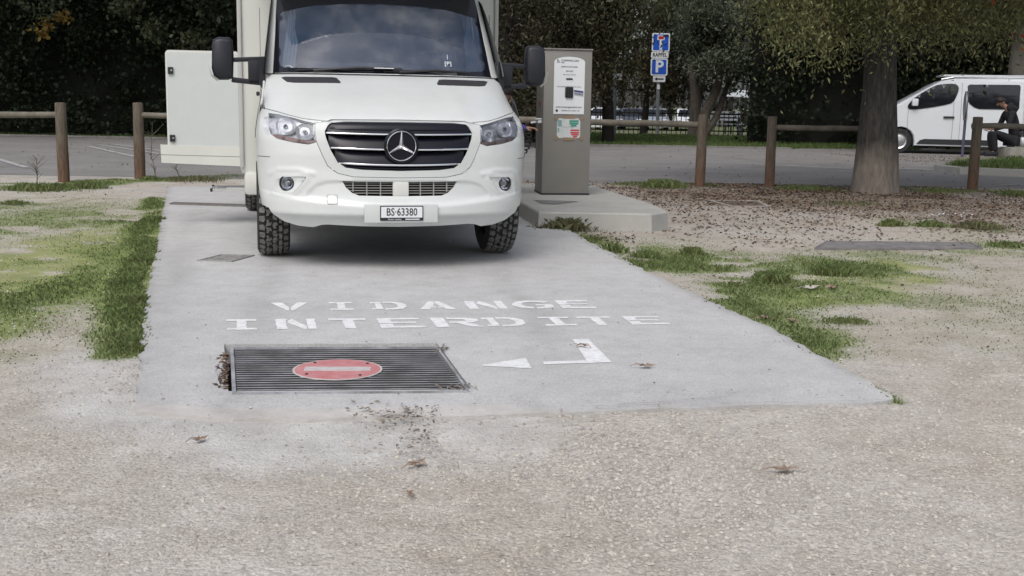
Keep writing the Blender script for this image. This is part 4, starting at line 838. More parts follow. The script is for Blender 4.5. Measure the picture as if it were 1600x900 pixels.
# ------------------------------------------------------------------ timber barriers
def wood(name, c1, c2):
    m = pm(name, c1, .85); nt = m.node_tree; b = nt.nodes['Principled BSDF']
    tc = nd(nt, 'ShaderNodeTexCoord').outputs['Object']; mp_ = nd(nt, 'ShaderNodeMapping'); nt.links.new(tc, mp_.inputs[0]); mp_.inputs['Scale'].default_value = (9, 9, 1.1)
    n = noise(nt, 5, 8, .7, mp_.outputs[0]); n2 = noise(nt, 1.6, 3, .6, tc)
    c = ramp(nt, n, [(.33, tuple(x * .45 for x in c1)), (.5, c1), (.68, tuple(x * 1.35 for x in c1))])
    sx = nd(nt, 'ShaderNodeSeparateXYZ'); nt.links.new(tc, sx.inputs[0])
    c = mixc(nt, ramp(nt, mth(nt, 'ADD', sx.outputs[2], mth(nt, 'MULTIPLY', n2, .5)), [(.25, (1, 1, 1)), (.95, (0, 0, 0))]), c, mixc(nt, 1.0, c, c2, 'MULTIPLY'))
    nt.links.new(c, b.inputs['Base Color']); bp = nd(nt, 'ShaderNodeBump', Strength=.6, Distance=.01); nt.links.new(n, bp.inputs['Height']); nt.links.new(bp.outputs[0], b.inputs['Normal']); return m
M['post'] = wood('weathered_post', (.115, .095, .072), (1.1, .74, .6)); M['rail'] = pm('grey_rail', (.10, .09, .07), .85, col2=(.19, .17, .14), vs=7, bump=.5, bs=30)
def post(parent, X_, Y_, top, r, z0=-.1, name='post'):
    mb = MB(); pr = [(r * 1.02, z0), (r * 1.0, .3), (r * .98, top * .7), (r * .97, top - .015), (r * .9, top), (0, top + .004)]; mb.lathe(pr, 18)
    mb.v = [(a * (1 + .03 * sin(c * 5 + X_ * 3)), b * (1 + .03 * cos(c * 4 + X_)), c) for a, b, c in mb.v]
    return mb.obj(name, M['post'], parent, True, loc=(X_, Y_, 0), rot=(.0, random.uniform(-.012, .012), random.random() * 6))
def rail(parent, a, b, r):
    n = 9; mb = MB(); pts = [(a[0] + (b[0] - a[0]) * i / n, a[1] + (b[1] - a[1]) * i / n, a[2] + (b[2] - a[2]) * i / n + RNG.normal() * .004) for i in range(n + 1)]
    mb.tube(pts, [r * (1 + RNG.normal() * .03) for _ in pts], 12); return mb.obj('rail', M['rail'], parent, True)
def barrier(posts, rails, label, g='timber barriers between the gravel and the car park'):
    x0, y0 = gp(*posts[0][:2]); f = empty('timber_barrier', (x0, y0, 0), label=label, cat='barrier', group=g)
    for px, py, top, w in posts:
        X_, Y_ = gp(px, py); h = at(px, top, Y_)[2]; r = w / 2 * Y_ / 1800; post(f, X_ - x0, Y_ - y0, h, r)
    Y_ = gp(*posts[0][:2])[1]
    for xa, ya, xb, yb, w in rails:
        a = at(xa, ya, Y_ + .0); b = at(xb, yb, Y_ + .05); rail(f, (a[0] - x0, a[1] - y0, a[2]), (b[0] - x0, b[1] - y0, b[2]), w / 2 * Y_ / 1800)
    return f
barrier([(100, 283, 160.5, 17.5)], [(-330, 178, 93, 179.5, 10)], 'weathered timber barrier at far left, its post carrying a rail that runs out of frame')
barrier([(219, 279, 160.5, 16.5), (520, 284, 166, 16.5)], [(219, 180, 520, 184, 9.5)], 'timber barrier whose post stands just left of the open camper door')
barrier([(1093, 291, 179, 15.5), (700, 288, 172, 15.5)], [(700, 184, 1093, 195, 10)], 'timber barrier running from behind the service pillar to a post left of the big tree')
barrier([(1202, 292, 182, 15), (1372, 294, 186, 15)], [(1202, 199, 1372, 202, 9)], 'timber barrier whose rail disappears behind the big tree trunk')
barrier([(1519, 296, 182.5, 15.5), (1850, 300, 186, 15.5)], [(1519, 197, 1850, 200, 9)], 'timber barrier at far right, in front of the crouching person')

# ------------------------------------------------------------------ car park beyond
M['asphalt'] = pm('asphalt', (.185, .176, .172), .9, col2=(.25, .238, .23), vs=.9, bump=.4, bs=130)
def sheet(name, pts, z, mat, label, kind='structure', cat=None):
    mb = MB(); V = [Vector((a, b, z)) for a, b in pts]; mb.add(V, geometry.tessellate_polygon([V])); o = mb.obj(name, mat); return tag(o, label, cat, kind=kind)
AN = [(-60, 17.2), (-6, 17.3), (-2, 17.2), (1.5, 17.6), (2.6, 18.0), (9, 18.1), (60, 19.5)]
sheet('car_park', AN + [(60, 27), (12.2, 27.2), (9.5, 31), (8, 33.5), (-1.5, 33.5), (-5, 33), (-60, 36)], .004, M['asphalt'], 'grey asphalt lane of the car park beyond the timber barriers')
M['bay'] = pm('gravelly_bay', (.18, .17, .165), .95, col2=(.25, .235, .22), vs=1.4, bump=.6, bs=60)
def strip(name, pts, w, h, mat, label, kind='structure', z=0.0, parent=None):
    mb = MB()
    for (x0, y0), (x1, y1) in zip(pts[:-1], pts[1:]):
        d = Vector((x1 - x0, y1 - y0)).normalized(); nn = Vector((-d.y, d.x)) * w / 2; L_ = math.hypot(x1 - x0, y1 - y0); k = max(1, int(L_ / 1.0))
        for i in range(k):
            a = Vector((x0, y0)) + d * (L_ * i / k + .006); b = Vector((x0, y0)) + d * (L_ * (i + 1) / k - .006)
            q = [a - nn, b - nn, b + nn, a + nn]; mb.add([(p.x, p.y, z - .05) for p in q] + [(p.x, p.y, z + h) for p in q], [(4, 5, 6, 7), (0, 1, 5, 4), (1, 2, 6, 5), (2, 3, 7, 6), (3, 0, 4, 7)])
    o = mb.obj(name, mat); return tag(o, label, kind=kind)
strip('kerb', [(-40, 34.6), (-5, 33.1), (-1.5, 33.6), (8, 33.6)], .16, .05, pm('old_kerb', (.2, .19, .175), .9, var=.25, vs=2), 'pale concrete kerb along the far edge of the car park')
strip('kerb', [gp(1466, 268), gp(1500, 272), gp(1640, 278)], .22, .13, M['kerbstone'], 'rough kerb round the grass in front of the parked white van')
sheet('verge', [gp(1470, 266), gp(1640, 277), (16, 25), (30, 30), (30, 33), (12.6, 27.5), gp(1500, 252)], .10, pm('verge_soil', (.1, .12, .05), .95, col2=(.17, .15, .1), vs=3), 'grassy verge in front of the parked white van')
sheet('parking_bay', [gp(1175, 261), gp(1240, 264), gp(1330, 266), gp(1460, 268), gp(1478, 252), (13, 28), (13, 36), (8.3, 33.9), gp(1190, 236), gp(1130, 246), gp(1185, 252)], .009, M['bay'], 'gravelly parking bay under the parked white van')
M['line'] = pm('old_line_paint', (.5, .5, .5), .85, col2=(.25, .25, .25), vs=14)
for (a, b, w, lb) in (((-25, 243), (42, 263), .14, 'worn white bay line at far left of the car park'), ((137, 229), (212, 246), .13, 'white bay line, leftmost of three between the two left posts'), ((155, 227), (255, 242), .13, 'white bay line, middle of three between the two left posts'),
                      ((178, 226), (262, 238), .13, 'white bay line, rightmost of three between the two left posts'), ((1175, 257), (1330, 264), .22, 'broken white line on the asphalt left of the big tree'), ((1400, 264), (1462, 266), .22, 'broken white line on the asphalt right of the big tree'), ((1564, 290), (1600, 290), .12, 'short white line at far right of the asphalt')):
    p, q = np.array(gp(*a)), np.array(gp(*b)); d = (q - p) / np.linalg.norm(q - p); nn = np.array([-d[1], d[0]]) * w / 2; V = []; F_ = []; k = 12
    for i in range(k + 1):
        c = p + (q - p) * i / k; s_ = 1 - .25 * RNG.random(); V += [(*(c - nn * s_), .014), (*(c + nn * s_), .014)]
        if i: F_.append((2 * i - 2, 2 * i, 2 * i + 1, 2 * i - 1))
    mb = MB(); mb.add(V, F_); tag(mb.obj('bay_line', M['line']), lb, 'road marking', 'worn white lines on the asphalt')

# ------------------------------------------------------------------ signs
M['blue'] = pm('sign_blue', (.015, .11, .62), .35, coat=.2); M['signwhite'] = pm('sign_white', (.8, .83, .86), .45); M['signred'] = pm('sign_red', (.5, .02, .03), .4); M['galv'] = pm('galvanised_post', (.32, .34, .36), .45, .5, var=.1, vs=8); M['signback'] = pm('sign_back_grey', (.25, .26, .27), .5, .4)
SX, SY = gp(1026, 213); 
sg = empty('sign_post', (SX, SY, 0), label='road sign post with blue dead end sign above blue parking sign', cat='road sign')
def S_at(px, py): p = at(px, py, SY); return (p[0] - SX, p[2])
b0 = S_at(1027, 214); t0 = S_at(1030.5, 52); mb = MB(); mb.tube([(b0[0], .06, -.1), (b0[0], .06, .3), (t0[0], .06, t0[1])], .07, 10); mb.obj('pole', M['galv'], sg, True)
def plate_(nm, x0, y0, x1, y1, mat, face=None, inset=.05, r=.06):
    a = S_at(x0, y1); b = S_at(x1, y0); w, h = b[0] - a[0], b[1] - a[1]; c = ((a[0] + b[0]) / 2, (a[1] + b[1]) / 2)
    mb = MB(); mb.prism(rrect(w, h, r), -.02, .0, M=FRONT.to_3x3()); o = mb.obj(nm, mat, sg, loc=(c[0], -.04, c[1]))
    if face: mb = MB(); mb.prism(rrect(w - 2 * inset, h - 2 * inset, r * .6), .0, .004, M=FRONT.to_3x3()); mb.obj('sign_face', face, o)
    return o, w, h
o, w, h = plate_('dead_end_sign', 1018, 52, 1047, 80.5, M['signwhite'], M['blue'])
mb = MB(); mb.box((0, -.006, -h * .1), (.1, .004, h * .6)); mb.box((0, -.006, h * .25), (.27, .0035, .17)); mb.obj('white_symbol', M['signwhite'], o)
mb = MB(); mb.box((0, -.011, h * .25), (.2, .004, .11)); mb.obj('red_symbol', M['signred'], o)
o, w, h = plate_('reminder_plate', 1017, 81.5, 1044.5, 90.5, M['signwhite'], r=.03); text('RAPPEL', .19, M['ink'], 'lettering', o, (0, -.004, 0), sx=.8, bold=.03, spacing=1.1)
o, w, h = plate_('parking_sign', 1016, 91.5, 1043.5, 118, M['signwhite'], M['blue']); text('P', .62, M['signwhite'], 'lettering', o, (0, -.008, .0), depth=.002, bold=.03)
o, w, h = plate_('arrow_plate', 1020, 119, 1039.5, 128, M['signwhite'], r=.03)
mb = MB(); mb.prism([(-.18, 0), (-.08, .07), (-.08, .025), (.17, .025), (.17, -.025), (-.08, -.025), (-.08, -.07)], 0, .004, M=FRONT.to_3x3()); mb.obj('arrow', M['ink'], o)
a = S_at(1028.7, 136); mb = MB(); mb.box((a[0], -.02, a[1]), (.11, .02, .17)); mb.obj('small_sticker', M['signwhite'], sg)
S2 = gp(960, 212); s2 = empty('sign_post', (*S2, 0), label='grey post behind the service pillar carrying a small pale hours plate', cat='road sign')
p = at(961.5, 120, S2[1]); mb = MB(); mb.tube([(0, .05, -.1), (p[0] - S2[0], .05, p[2] + .2)], .065, 10); mb.obj('pole', pm('blue_grey_post', (.16, .19, .23), .5, .3), s2, True)
mb = MB(); mb.prism(rrect(.50, .24, .04), -.02, 0, M=FRONT.to_3x3()); o = mb.obj('hours_plate', pm('dim_sign_white', (.38, .4, .4), .5), s2, loc=(p[0] - S2[0], -.03, p[2])); text('1h30', .17, M['ink'], 'lettering', o, (0, -.004, 0))
# oval sign seen edge on, leaning pole
S3 = gp(1503, 248); YS3 = S3[1]; s3 = empty('round_sign', (*S3, 0), label='round sign seen nearly edge on, on a pole before the white van', cat='road sign')
p = at(1509, 165, YS3); mb = MB(); mb.tube([(0, 0, -.1), (p[0] - S3[0] + .02, 0, p[2] + .35)], .035, 10); mb.obj('pole', pm('purple_grey_pole', (.1, .1, .16), .5, .3), s3, True)
mb = MB(); mb.lathe([(0, -.012), (.33, -.012), (.33, .012), (0, .012)], 32, M=Matrix.Rotation(pi / 2, 3, 'Y')); mb.obj('sign_disc', M['signback'], s3, True, loc=(p[0] - S3[0] - .03, -.03, p[2] + .02), rot=(0, 0, radians(-15)))
mb = MB(); mb.box((p[0] - S3[0] - .01, -.05, p[2] - .28), (.03, .2, .16)); mb.obj('lower_plate', M['signback'], s3)

# ------------------------------------------------------------------ vehicles in the distance
def lofted_body(mb, prof, half, inset):        # side outline (x,z) carried across the width with rounded shoulders
    c = (sum(p[0] for p in prof) / len(prof), .0); zmin = min(p[1] for p in prof); zmax = max(p[1] for p in prof); xa = min(p[0] for p in prof); xb = max(p[0] for p in prof); cx_ = (xa + xb) / 2
    rows = []
    for y, k in ((-half, 1.0), (-half + .03, .35), (-half + .12, 0), (half - .12, 0), (half - .03, .35), (half, 1.0)):
        r = []
        for X_, Z_ in prof:
            tz = max(0, (Z_ - zmin) / (zmax - zmin) - .45) / .55; yy_ = y * (1 - .13 * tz ** 1.5); kk = k * inset
            r.append((X_ + (kk if X_ < cx_ else -kk) * min(1, abs(X_ - cx_) / (xb - xa) * 2), yy_, Z_ - kk * (.7 if Z_ > (zmin + zmax) / 2 else -.3)))
        rows.append(r)
    n = len(prof); V = [p for r in rows for p in r]
    F = [(j * n + i, j * n + (i + 1) % n, (j + 1) * n + (i + 1) % n, (j + 1) * n + i) for j in range(5) for i in range(n)]
    for base, fl in ((0, 1), (5 * n, -1)):
        V2 = [Vector((p[0], 0, p[2])) for p in rows[0]]; F += [tuple(base + i for i in (t[::fl])) for t in geometry.tessellate_polygon([V2])]
    mb.add(V, F)
M['vanwhite'] = pm('van_white', (.72, .75, .78), .3, coat=.5); M['carglass'] = pm('car_dark_glass', (.012, .014, .018), .06)
vY = 31.2; vx0 = at(1346, 200, vY)[0]; van = empty('parked_van', (vx0 + .45, vY + 1.55, .02), rz=radians(-13), label='white panel van with dark side windows parked behind the big tree', cat='van')
q = lambda p: [((a - 200) / 225, (615 - b) / 225) for a, b in p]
vp_ = q([(212, 578), (198, 545), (196, 500), (203, 455), (225, 425), (330, 360), (425, 300), (520, 243), (590, 200), (640, 175), (720, 160), (1000, 156), (1250, 158), (1320, 175), (1336, 300), (1338, 420), (1336, 560), (1325, 578)])
arch1 = [(.95 + .38 * cos(a), .33 + .37 * sin(a)) for a in np.linspace(pi, 0, 9)]; arch2 = [(4.1 + .38 * cos(a), .33 + .37 * sin(a)) for a in np.linspace(pi, 0, 9)]
body = vp_[:] + [(4.48, .2)] + [(x_, max(z_, .2)) for x_, z_ in arch2[::-1]] + [(3.72, .2), (1.33, .2)] + [(x_, max(z_, .2)) for x_, z_ in arch1[::-1]] + [(.57, .2)]
mb = MB(); lofted_body(mb, body, .95, .06); mb.obj('body', M['vanwhite'], van, True, sharp=30)
def yside(z, H_=2.05, z0=.2): t = max(0, (z - z0) / (H_ - z0) - .45) / .55; return -.95 * (1 - .13 * t ** 1.5)
def sidep(nm, poly, mat, off=.006, par=van, step=.12):
    return patch(nm, poly, [], lambda a, b: (a, yside(b) - off, b), mat, par, step, .06, thick=0)
sw = smoothpoly(q([(450, 338), (455, 318), (500, 268), (600, 205), (650, 195), (715, 193), (740, 210), (735, 250), (712, 305), (680, 318), (600, 335), (510, 350), (460, 352)]), 1)
sidep('door_window', sw, M['carglass'], .012); sidep('rear_window', q([(800, 197), (1078, 196), (1085, 204), (1084, 336), (1078, 342), (860, 342), (835, 334), (805, 312), (792, 292), (789, 205)]), M['carglass'], .012)
sidep('window_pillar', q([(590, 285), (610, 212), (618, 212), (600, 285)]), M['ink'], .02)
sidep('lower_cladding', q([(515, 558), (535, 535), (560, 527), (960, 527), (960, 560)]), M['dark'], .02)
for x_ in (455, 715, 757, 1112): sidep('panel_seam', [((x_ - 200) / 225, .28), ((x_ - 200) / 225 + .008, .28), ((x_ - 200) / 225 + .008, 1.9 if x_ > 500 else 1.15), ((x_ - 200) / 225, 1.9 if x_ > 500 else 1.15)], pm('seam_dark', (.12, .12, .13), .6), .008, step=.3)
mb = MB(); mb.box(((692 - 200) / 225, -.985, (615 - 394) / 225), (.28, .03, .05), bev=.01); mb.obj('door_handle', M['dark'], van)
mb = MB(); mb.box(((490 - 200) / 225, -1.05, (615 - 308) / 225), (.16, .2, .2), bev=.04); mb.obj('wing_mirror', M['vanwhite'], van, True)
mb = MB(); mb.tube([((640 - 200) / 225, -.72, 1.99), (2.3, -.72, 2.06), (4.9, -.72, 2.06)], .022, 8); mb.obj('roof_rail', M['satin'], van, True)
mb = MB(); mb.box((3.4, -.1, 2.09), (2.9, 1.3, .05), bev=.02); mb.obj('pop_top_roof', M['vanwhite'], van, True)
mb = MB(); mb.box((.05, -.72, .74), (.2, .36, .2), bev=.05); mb.obj('headlight', M['reflector'], van, True)
def small_wheel(par, X_, Y_, R_, w=.2):
    mb = MB(); mb.lathe([(R_ * .6, -w / 2), (R_ * .9, -w / 2), (R_, -w / 2 * .7), (R_, w / 2 * .7), (R_ * .9, w / 2), (R_ * .6, w / 2)], 28, M=Matrix.Rotation(pi / 2, 3, 'X')); t = mb.obj('wheel', M['rubber'], par, True, loc=(X_, Y_, R_ - .02))
    mb = MB(); mb.lathe([(R_ * .62, w / 2 * .8), (R_ * .5, w / 2 * .6), (R_ * .2, w / 2 * .85), (0, w / 2 * .85)], 24, M=Matrix.Rotation(pi / 2, 3, 'X')); mb.lathe([(R_ * .62, -w / 2 * .8), (0, -w / 2 * .8)], 24, M=Matrix.Rotation(pi / 2, 3, 'X')); mb.obj('rim', M['satin'], t, True)
for X_ in (.95, 4.1):
    for Y_ in (-.82, .82): small_wheel(van, X_, Y_, .34)
mb = MB(); mb.box((2.5, 0, .42), (4.4, 1.7, .3)); mb.obj('underbody', M['void'], van)
def car(px, Yc, paint, rz, label):
    X_ = at(px, 190, Yc)[0]; z_ = float(FARDIP(np.array(Yc))) - .02; c = empty('parked_car', (X_, Yc, z_), rz=rz, label=label, cat='car', group='cars parked far beyond the fence')
    pr = [(-2.1, .25), (-2.15, .5), (-2.1, .72), (-1.2, .92), (-.55, 1.38), (.0, 1.46), (.9, 1.42), (1.55, 1.05), (2.05, .95), (2.1, .5), (2.05, .25)]
    mb = MB(); lofted_body(mb, pr, .88, .08); mb.obj('body', paint, c, True, sharp=30)
    for s_ in (-1, 1):
        mb = MB(); mb.add([(-1.05, s_ * .875, .93), (-.5, s_ * .80, 1.33), (.9, s_ * .80, 1.35), (1.4, s_ * .875, .98)], [(0, 1, 2, 3)]); mb.obj('side_glass', M['carglass'], c)
        mb = MB(); mb.box((-2.1, s_ * .62, .68), (.12, .36, .14), bev=.03); mb.obj('headlight', M['reflector'], c, True)
        for x_ in (-1.3, 1.3): small_wheel(c, x_, s_ * .78, .31)
    mb = MB(); mb.add([(-1.22, -.7, .94), (-1.22, .7, .94), (-.6, .62, 1.38), (-.6, -.62, 1.38)], [(0, 1, 2, 3)]); mb.obj('windscreen', M['carglass'], c)
    mb = MB(); mb.box((-2.14, 0, .5), (.04, 1.0, .16)); mb.obj('grille', M['ink'], c)
silver = pm('silver_car_paint', (.42, .45, .5), .25, .5, coat=.6); navy = pm('dark_car_paint', (.03, .04, .06), .2, .3, coat=.8); wh = pm('white_car_paint', (.7, .72, .75), .25, coat=.6)
car(945, 74, wh, 1.25, 'white car seen past the right edge of the service pillar'); car(990, 76, navy, 1.35, 'dark car between the two sign poles, beside the white one'); car(1022, 77, silver, 1.5, 'silver car right behind the sign pole with four plates')
car(1076, 78, wh, 1.4, 'white car glimpsed between sign pole and slanting trunks')

# ------------------------------------------------------------------ trees
def leafmat(name, c, isl=.45, rough=.55, trans=.25, c2=None):
    m = pm(name, c, rough, island=isl, spec=.35, col2=c2, vs=1.3); nt = m.node_tree; b = nt.nodes['Principled BSDF']; o = nt.nodes['Material Output']
    t = nd(nt, 'ShaderNodeBsdfTranslucent'); mx = nd(nt, 'ShaderNodeMixShader'); mx.inputs[0].default_value = trans
    src = b.inputs['Base Color'].links[0].from_socket; nt.links.new(src, t.inputs[0]); nt.links.new(b.outputs[0], mx.inputs[1]); nt.links.new(t.outputs[0], mx.inputs[2]); nt.links.new(mx.outputs[0], o.inputs[0]); return m
def leaves(name, blobs, n, size, mat, parent=None, aspect=2.2, droop=0.0, clump=.33, per=60, shell=.45, kind=None, nclumps=None):
    """blobs: (x,y,z,rx,ry,rz,weight). Leaves gathered in clumps spread through each blob, thinner at the heart."""
    wts = np.array([b[6] * b[3] * b[5] for b in blobs]); wts = wts / wts.sum(); P_ = []
    for b, w in zip(blobs, wts):
        m_ = max(3, int(n * w / per)); d = RNG.normal(size=(m_, 3)); d /= np.linalg.norm(d, axis=1)[:, None]; r = (shell + (1 - shell) * RNG.random(m_)) ** .8
        c = np.array(b[:3]) + d * r[:, None] * np.array(b[3:6]) * (.85 + .3 * RNG.random((m_, 1)))
        cs = clump * (.5 + RNG.random(m_)); k = RNG.integers(0, m_, int(n * w)); off = RNG.normal(size=(len(k), 3)) * cs[k][:, None] * np.array([1, 1, .75 + droop]); P_.append(c[k] + off)
    P_ = np.concatenate(P_); N = len(P_); ax = RNG.normal(size=(N, 3)); ax[:, 2] = ax[:, 2] * (1 - .5 * droop) - droop * 1.6; ax /= np.linalg.norm(ax, axis=1)[:, None]
    sd_ = np.cross(ax, RNG.normal(size=(N, 3))); sd_ /= np.linalg.norm(sd_, axis=1)[:, None]; L_ = (size * (.6 + .8 * RNG.random(N)))[:, None]
    a = P_; b1 = P_ + ax * L_ * .45 + sd_ * L_ / aspect / 2; b2 = P_ + ax * L_ * .45 - sd_ * L_ / aspect / 2; c = P_ + ax * L_
    V = np.stack([a, b1, c, b2], 1).reshape(-1, 3); F = np.arange(N * 4).reshape(N, 4)
    o = np_mesh(name, V, F, mat, parent)
    if kind: o['kind'] = kind
    return o
M['bark'] = pm('bark', (.085, .07, .058), .95, col2=(.15, .13, .11), vs=5, bump=.9, bs=18); M['bark2'] = pm('dark_bark', (.018, .015, .013), .95, var=.4, vs=6, bump=.8, bs=20)
def limb(mb, a, b, r0, r1, wob=.1, n=7, seg=10):
    a, b = np.array(a, float), np.array(b, float); L_ = np.linalg.norm(b - a); pts = []; 
    w1, w2 = RNG.normal(size=3) * wob * L_ * .3, RNG.normal(size=3) * wob * L_ * .15
    for i in range(n + 1): t = i / n; pts.append(a + (b - a) * t + w1 * sin(pi * t) + w2 * sin(2 * pi * t))
    mb.tube(pts, [r0 + (r1 - r0) * i / n for i in range(n + 1)], seg); return pts
def tree(name, X_, Y_, h0, r, blobs, n, size, lm, label, cat='tree', group=None, bark='bark2', lean=0, z0=-.1, limbs=7, **kw):
    t = empty(name, (X_, Y_, 0), label=label, cat=cat, group=group); mb = MB()
    p = limb(mb, (0, 0, z0), (lean, 0, h0), r, r * .6, .08, 9, 14); top = p[-1]
    for i in range(limbs):
        b = blobs[i % len(blobs)]; tgt = np.array([b[0] + RNG.normal() * b[3] * .4, b[1] + RNG.normal() * b[4] * .4, b[2] + RNG.normal() * b[5] * .3]); limb(mb, p[6 + i % 4], tgt, r * .42, r * .06, .2, 7, 7)
    mb.obj('trunk', M[bark], t, True); leaves('crown', blobs, n, size, lm, t, **kw); return t
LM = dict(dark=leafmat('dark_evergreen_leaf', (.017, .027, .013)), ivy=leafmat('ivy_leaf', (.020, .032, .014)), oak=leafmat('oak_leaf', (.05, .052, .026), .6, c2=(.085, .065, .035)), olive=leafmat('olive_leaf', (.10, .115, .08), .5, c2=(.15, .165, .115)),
          willow=leafmat('pale_drooping_leaf', (.14, .155, .065), .6, c2=(.24, .225, .10)), brown=leafmat('brownish_leaf', (.07, .055, .032), .5, c2=(.05, .05, .028)), yellow=leafmat('yellow_autumn_leaf', (.26, .17, .04), .4), mid=leafmat('mid_green_leaf', (.05, .065, .03), .6, c2=(.08, .085, .045)))
# left: dark hedge bank and trees above it
def hedge(label, x0, x1, Y_, h, n, lm, d=1.6, size=.13, nm='hedge'):
    t = empty(nm, ((x0 + x1) / 2, Y_, 0), label=label, cat='hedge'); w = (x1 - x0) / 2; k = max(2, int(w / 1.2)); bl = []
    for i in range(k):
        for zc in (h * .22, h * .6, h * .85): bl.append((-w + (i + .5) * 2 * w / k + RNG.normal() * .2, RNG.normal() * .3, zc + RNG.normal() * .2, 1.3, d * .7, h * .25, 1))
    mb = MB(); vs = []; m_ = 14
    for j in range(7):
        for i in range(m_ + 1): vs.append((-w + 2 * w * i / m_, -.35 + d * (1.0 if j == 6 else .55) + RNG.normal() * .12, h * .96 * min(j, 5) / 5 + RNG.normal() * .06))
    mb.add(vs, [(j * (m_ + 1) + i, j * (m_ + 1) + i + 1, (j + 1) * (m_ + 1) + i + 1, (j + 1) * (m_ + 1) + i) for j in range(6) for i in range(m_)]); mb.obj('dark_core_sheet', pm('hedge_shade_black', (.008, .01, .006), 1), t)  # near-black sheet standing for the deep shade inside the hedge
    leaves('foliage', bl, n, size, lm, t, aspect=1.5, clump=.3, shell=.6); return t
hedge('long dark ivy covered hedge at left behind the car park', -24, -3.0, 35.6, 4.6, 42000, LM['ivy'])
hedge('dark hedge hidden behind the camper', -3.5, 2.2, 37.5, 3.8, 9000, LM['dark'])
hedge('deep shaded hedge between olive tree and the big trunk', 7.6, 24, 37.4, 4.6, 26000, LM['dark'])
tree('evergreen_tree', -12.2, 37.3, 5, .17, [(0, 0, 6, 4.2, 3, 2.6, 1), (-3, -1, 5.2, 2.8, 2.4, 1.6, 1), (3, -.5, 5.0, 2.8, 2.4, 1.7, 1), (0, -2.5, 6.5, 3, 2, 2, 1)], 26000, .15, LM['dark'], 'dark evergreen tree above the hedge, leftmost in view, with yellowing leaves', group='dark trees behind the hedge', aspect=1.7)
t_ = bpy.data.objects['evergreen_tree']; q_ = at(82, 34, 30.5)
q_ = at(82, 34, 33.0)
leaves('yellow_leaves', [(q_[0] + 12.2 - .15, -4.3, q_[2] - .15, .3, .3, .22, 1), (q_[0] + 12.2 + .25, -4.3, q_[2] + .12, .25, .3, .15, 1)], 130, .13, LM['yellow'], t_, aspect=1.2, clump=.12, per=12)
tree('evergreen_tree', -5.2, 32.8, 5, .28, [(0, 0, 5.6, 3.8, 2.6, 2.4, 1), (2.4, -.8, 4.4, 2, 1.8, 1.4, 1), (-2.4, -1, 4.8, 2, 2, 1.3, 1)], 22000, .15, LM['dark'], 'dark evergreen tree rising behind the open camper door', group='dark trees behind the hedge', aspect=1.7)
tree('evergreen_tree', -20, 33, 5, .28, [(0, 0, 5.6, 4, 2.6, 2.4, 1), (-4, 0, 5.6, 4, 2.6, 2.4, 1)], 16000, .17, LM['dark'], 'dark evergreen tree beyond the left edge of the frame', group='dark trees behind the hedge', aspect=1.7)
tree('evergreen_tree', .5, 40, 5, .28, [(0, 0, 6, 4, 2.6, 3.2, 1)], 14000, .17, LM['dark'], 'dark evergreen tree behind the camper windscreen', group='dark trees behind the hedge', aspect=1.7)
for k, (px, py, rx) in enumerate(((340, 22, 26), (195, 6, 22), (240, 48, 16), (300, 60, 20), (60, 2, 40))):
    a = at(px, py, 32.6); e_ = rx * 32.6 / 1800; leaves('hanging_leaves', [(a[0] + 5.2, -.2, a[2], e_, .4, e_ * .8, 1)], 260, .13, LM['mid'], bpy.data.objects['evergreen_tree.001'], aspect=1.5, clump=.2, per=10)
# behind the service pillar
tree('oak_tree', 1.9, 34.6, 3.4, .22, [(-1.7, 0, 3.6, 1.5, 1.3, 1.6, 1), (-1.4, 0, 1.9, 1.0, .9, .8, .8), (.0, 0, 3.7, 1.4, 1.4, 1.7, 1.2), (.0, 0, 2.0, 1.2, 1, .7, .8), (.9, .2, 4.2, .8, 1.2, 1.2, .8), (.6, 0, 6, 3.4, 2, 1.8, 1)], 30000, .13, LM['oak'], 'broad oak with brownish green leaves directly behind the service pillar', droop=.35, bark='bark2', aspect=2.6)
tree('conifer', -.2, 31.5, 3.5, .2, [(0, 0, 3.2, 1.1, 1.1, 2.4, 1), (.2, 0, 1.3, 1.1, 1, 1.1, 1), (.6, .4, 4.8, 1.6, 1.4, 1.8, 1)], 16000, .12, LM['brown'], 'brownish conifer just right of the camper roof', aspect=3, droop=.1)
tree('shade_tree', 2.9, 36, 4.2, .2, [(.0, 0, 4.0, .8, 1.2, 1.2, 1), (-.2, 0, 3.3, .6, .8, .8, .6), (2.2, .2, 5.2, 1.8, 1.4, .5, 1), (4.0, .2, 5.6, 1.8, 1.4, .5, 1), (1.2, 0, 6.5, 3.4, 2.2, 1.2, 1)], 26000, .12, LM['mid'], 'shade tree with hanging leaf fringe above the small hours plate', droop=.5, aspect=2.8)
tree('laurel_tree', 5.4, 49, 3, .16, [(-2.2, 0, 2.5, 1.6, 1.2, 1.2, 1), (0, 0, 2.6, 1.7, 1.2, 1.3, 1), (1.6, 0, 2.5, 1.3, 1.2, 1.3, 1), (-2.6, 0, 4.6, 1.6, 1.2, 1.4, 1), (-.5, 0, 5.2, 2.6, 1.4, 1.8, 1), (2, 0, 5.2, 2.4, 1.4, 1.8, 1)], 30000, .16, LM['oak'], 'dull green tree directly behind the blue parking signs', aspect=2.6, droop=.3, limbs=9)
tree('laurel_tree', 9.6, 47, 3, .16, [(-1.4, 0, 4.4, 2.2, 1.2, 1.8, 1), (.9, 0, 2.9, 1.9, 1.2, 1.7, 1), (2.4, 0, 1.6, 1.9, 1.2, 1.5, 1), (1.2, 0, 5.6, 2.8, 1.4, 1.8, 1)], 26000, .16, LM['dark'], 'dark tree closing the gap behind the olive tree', aspect=2.2, limbs=7)
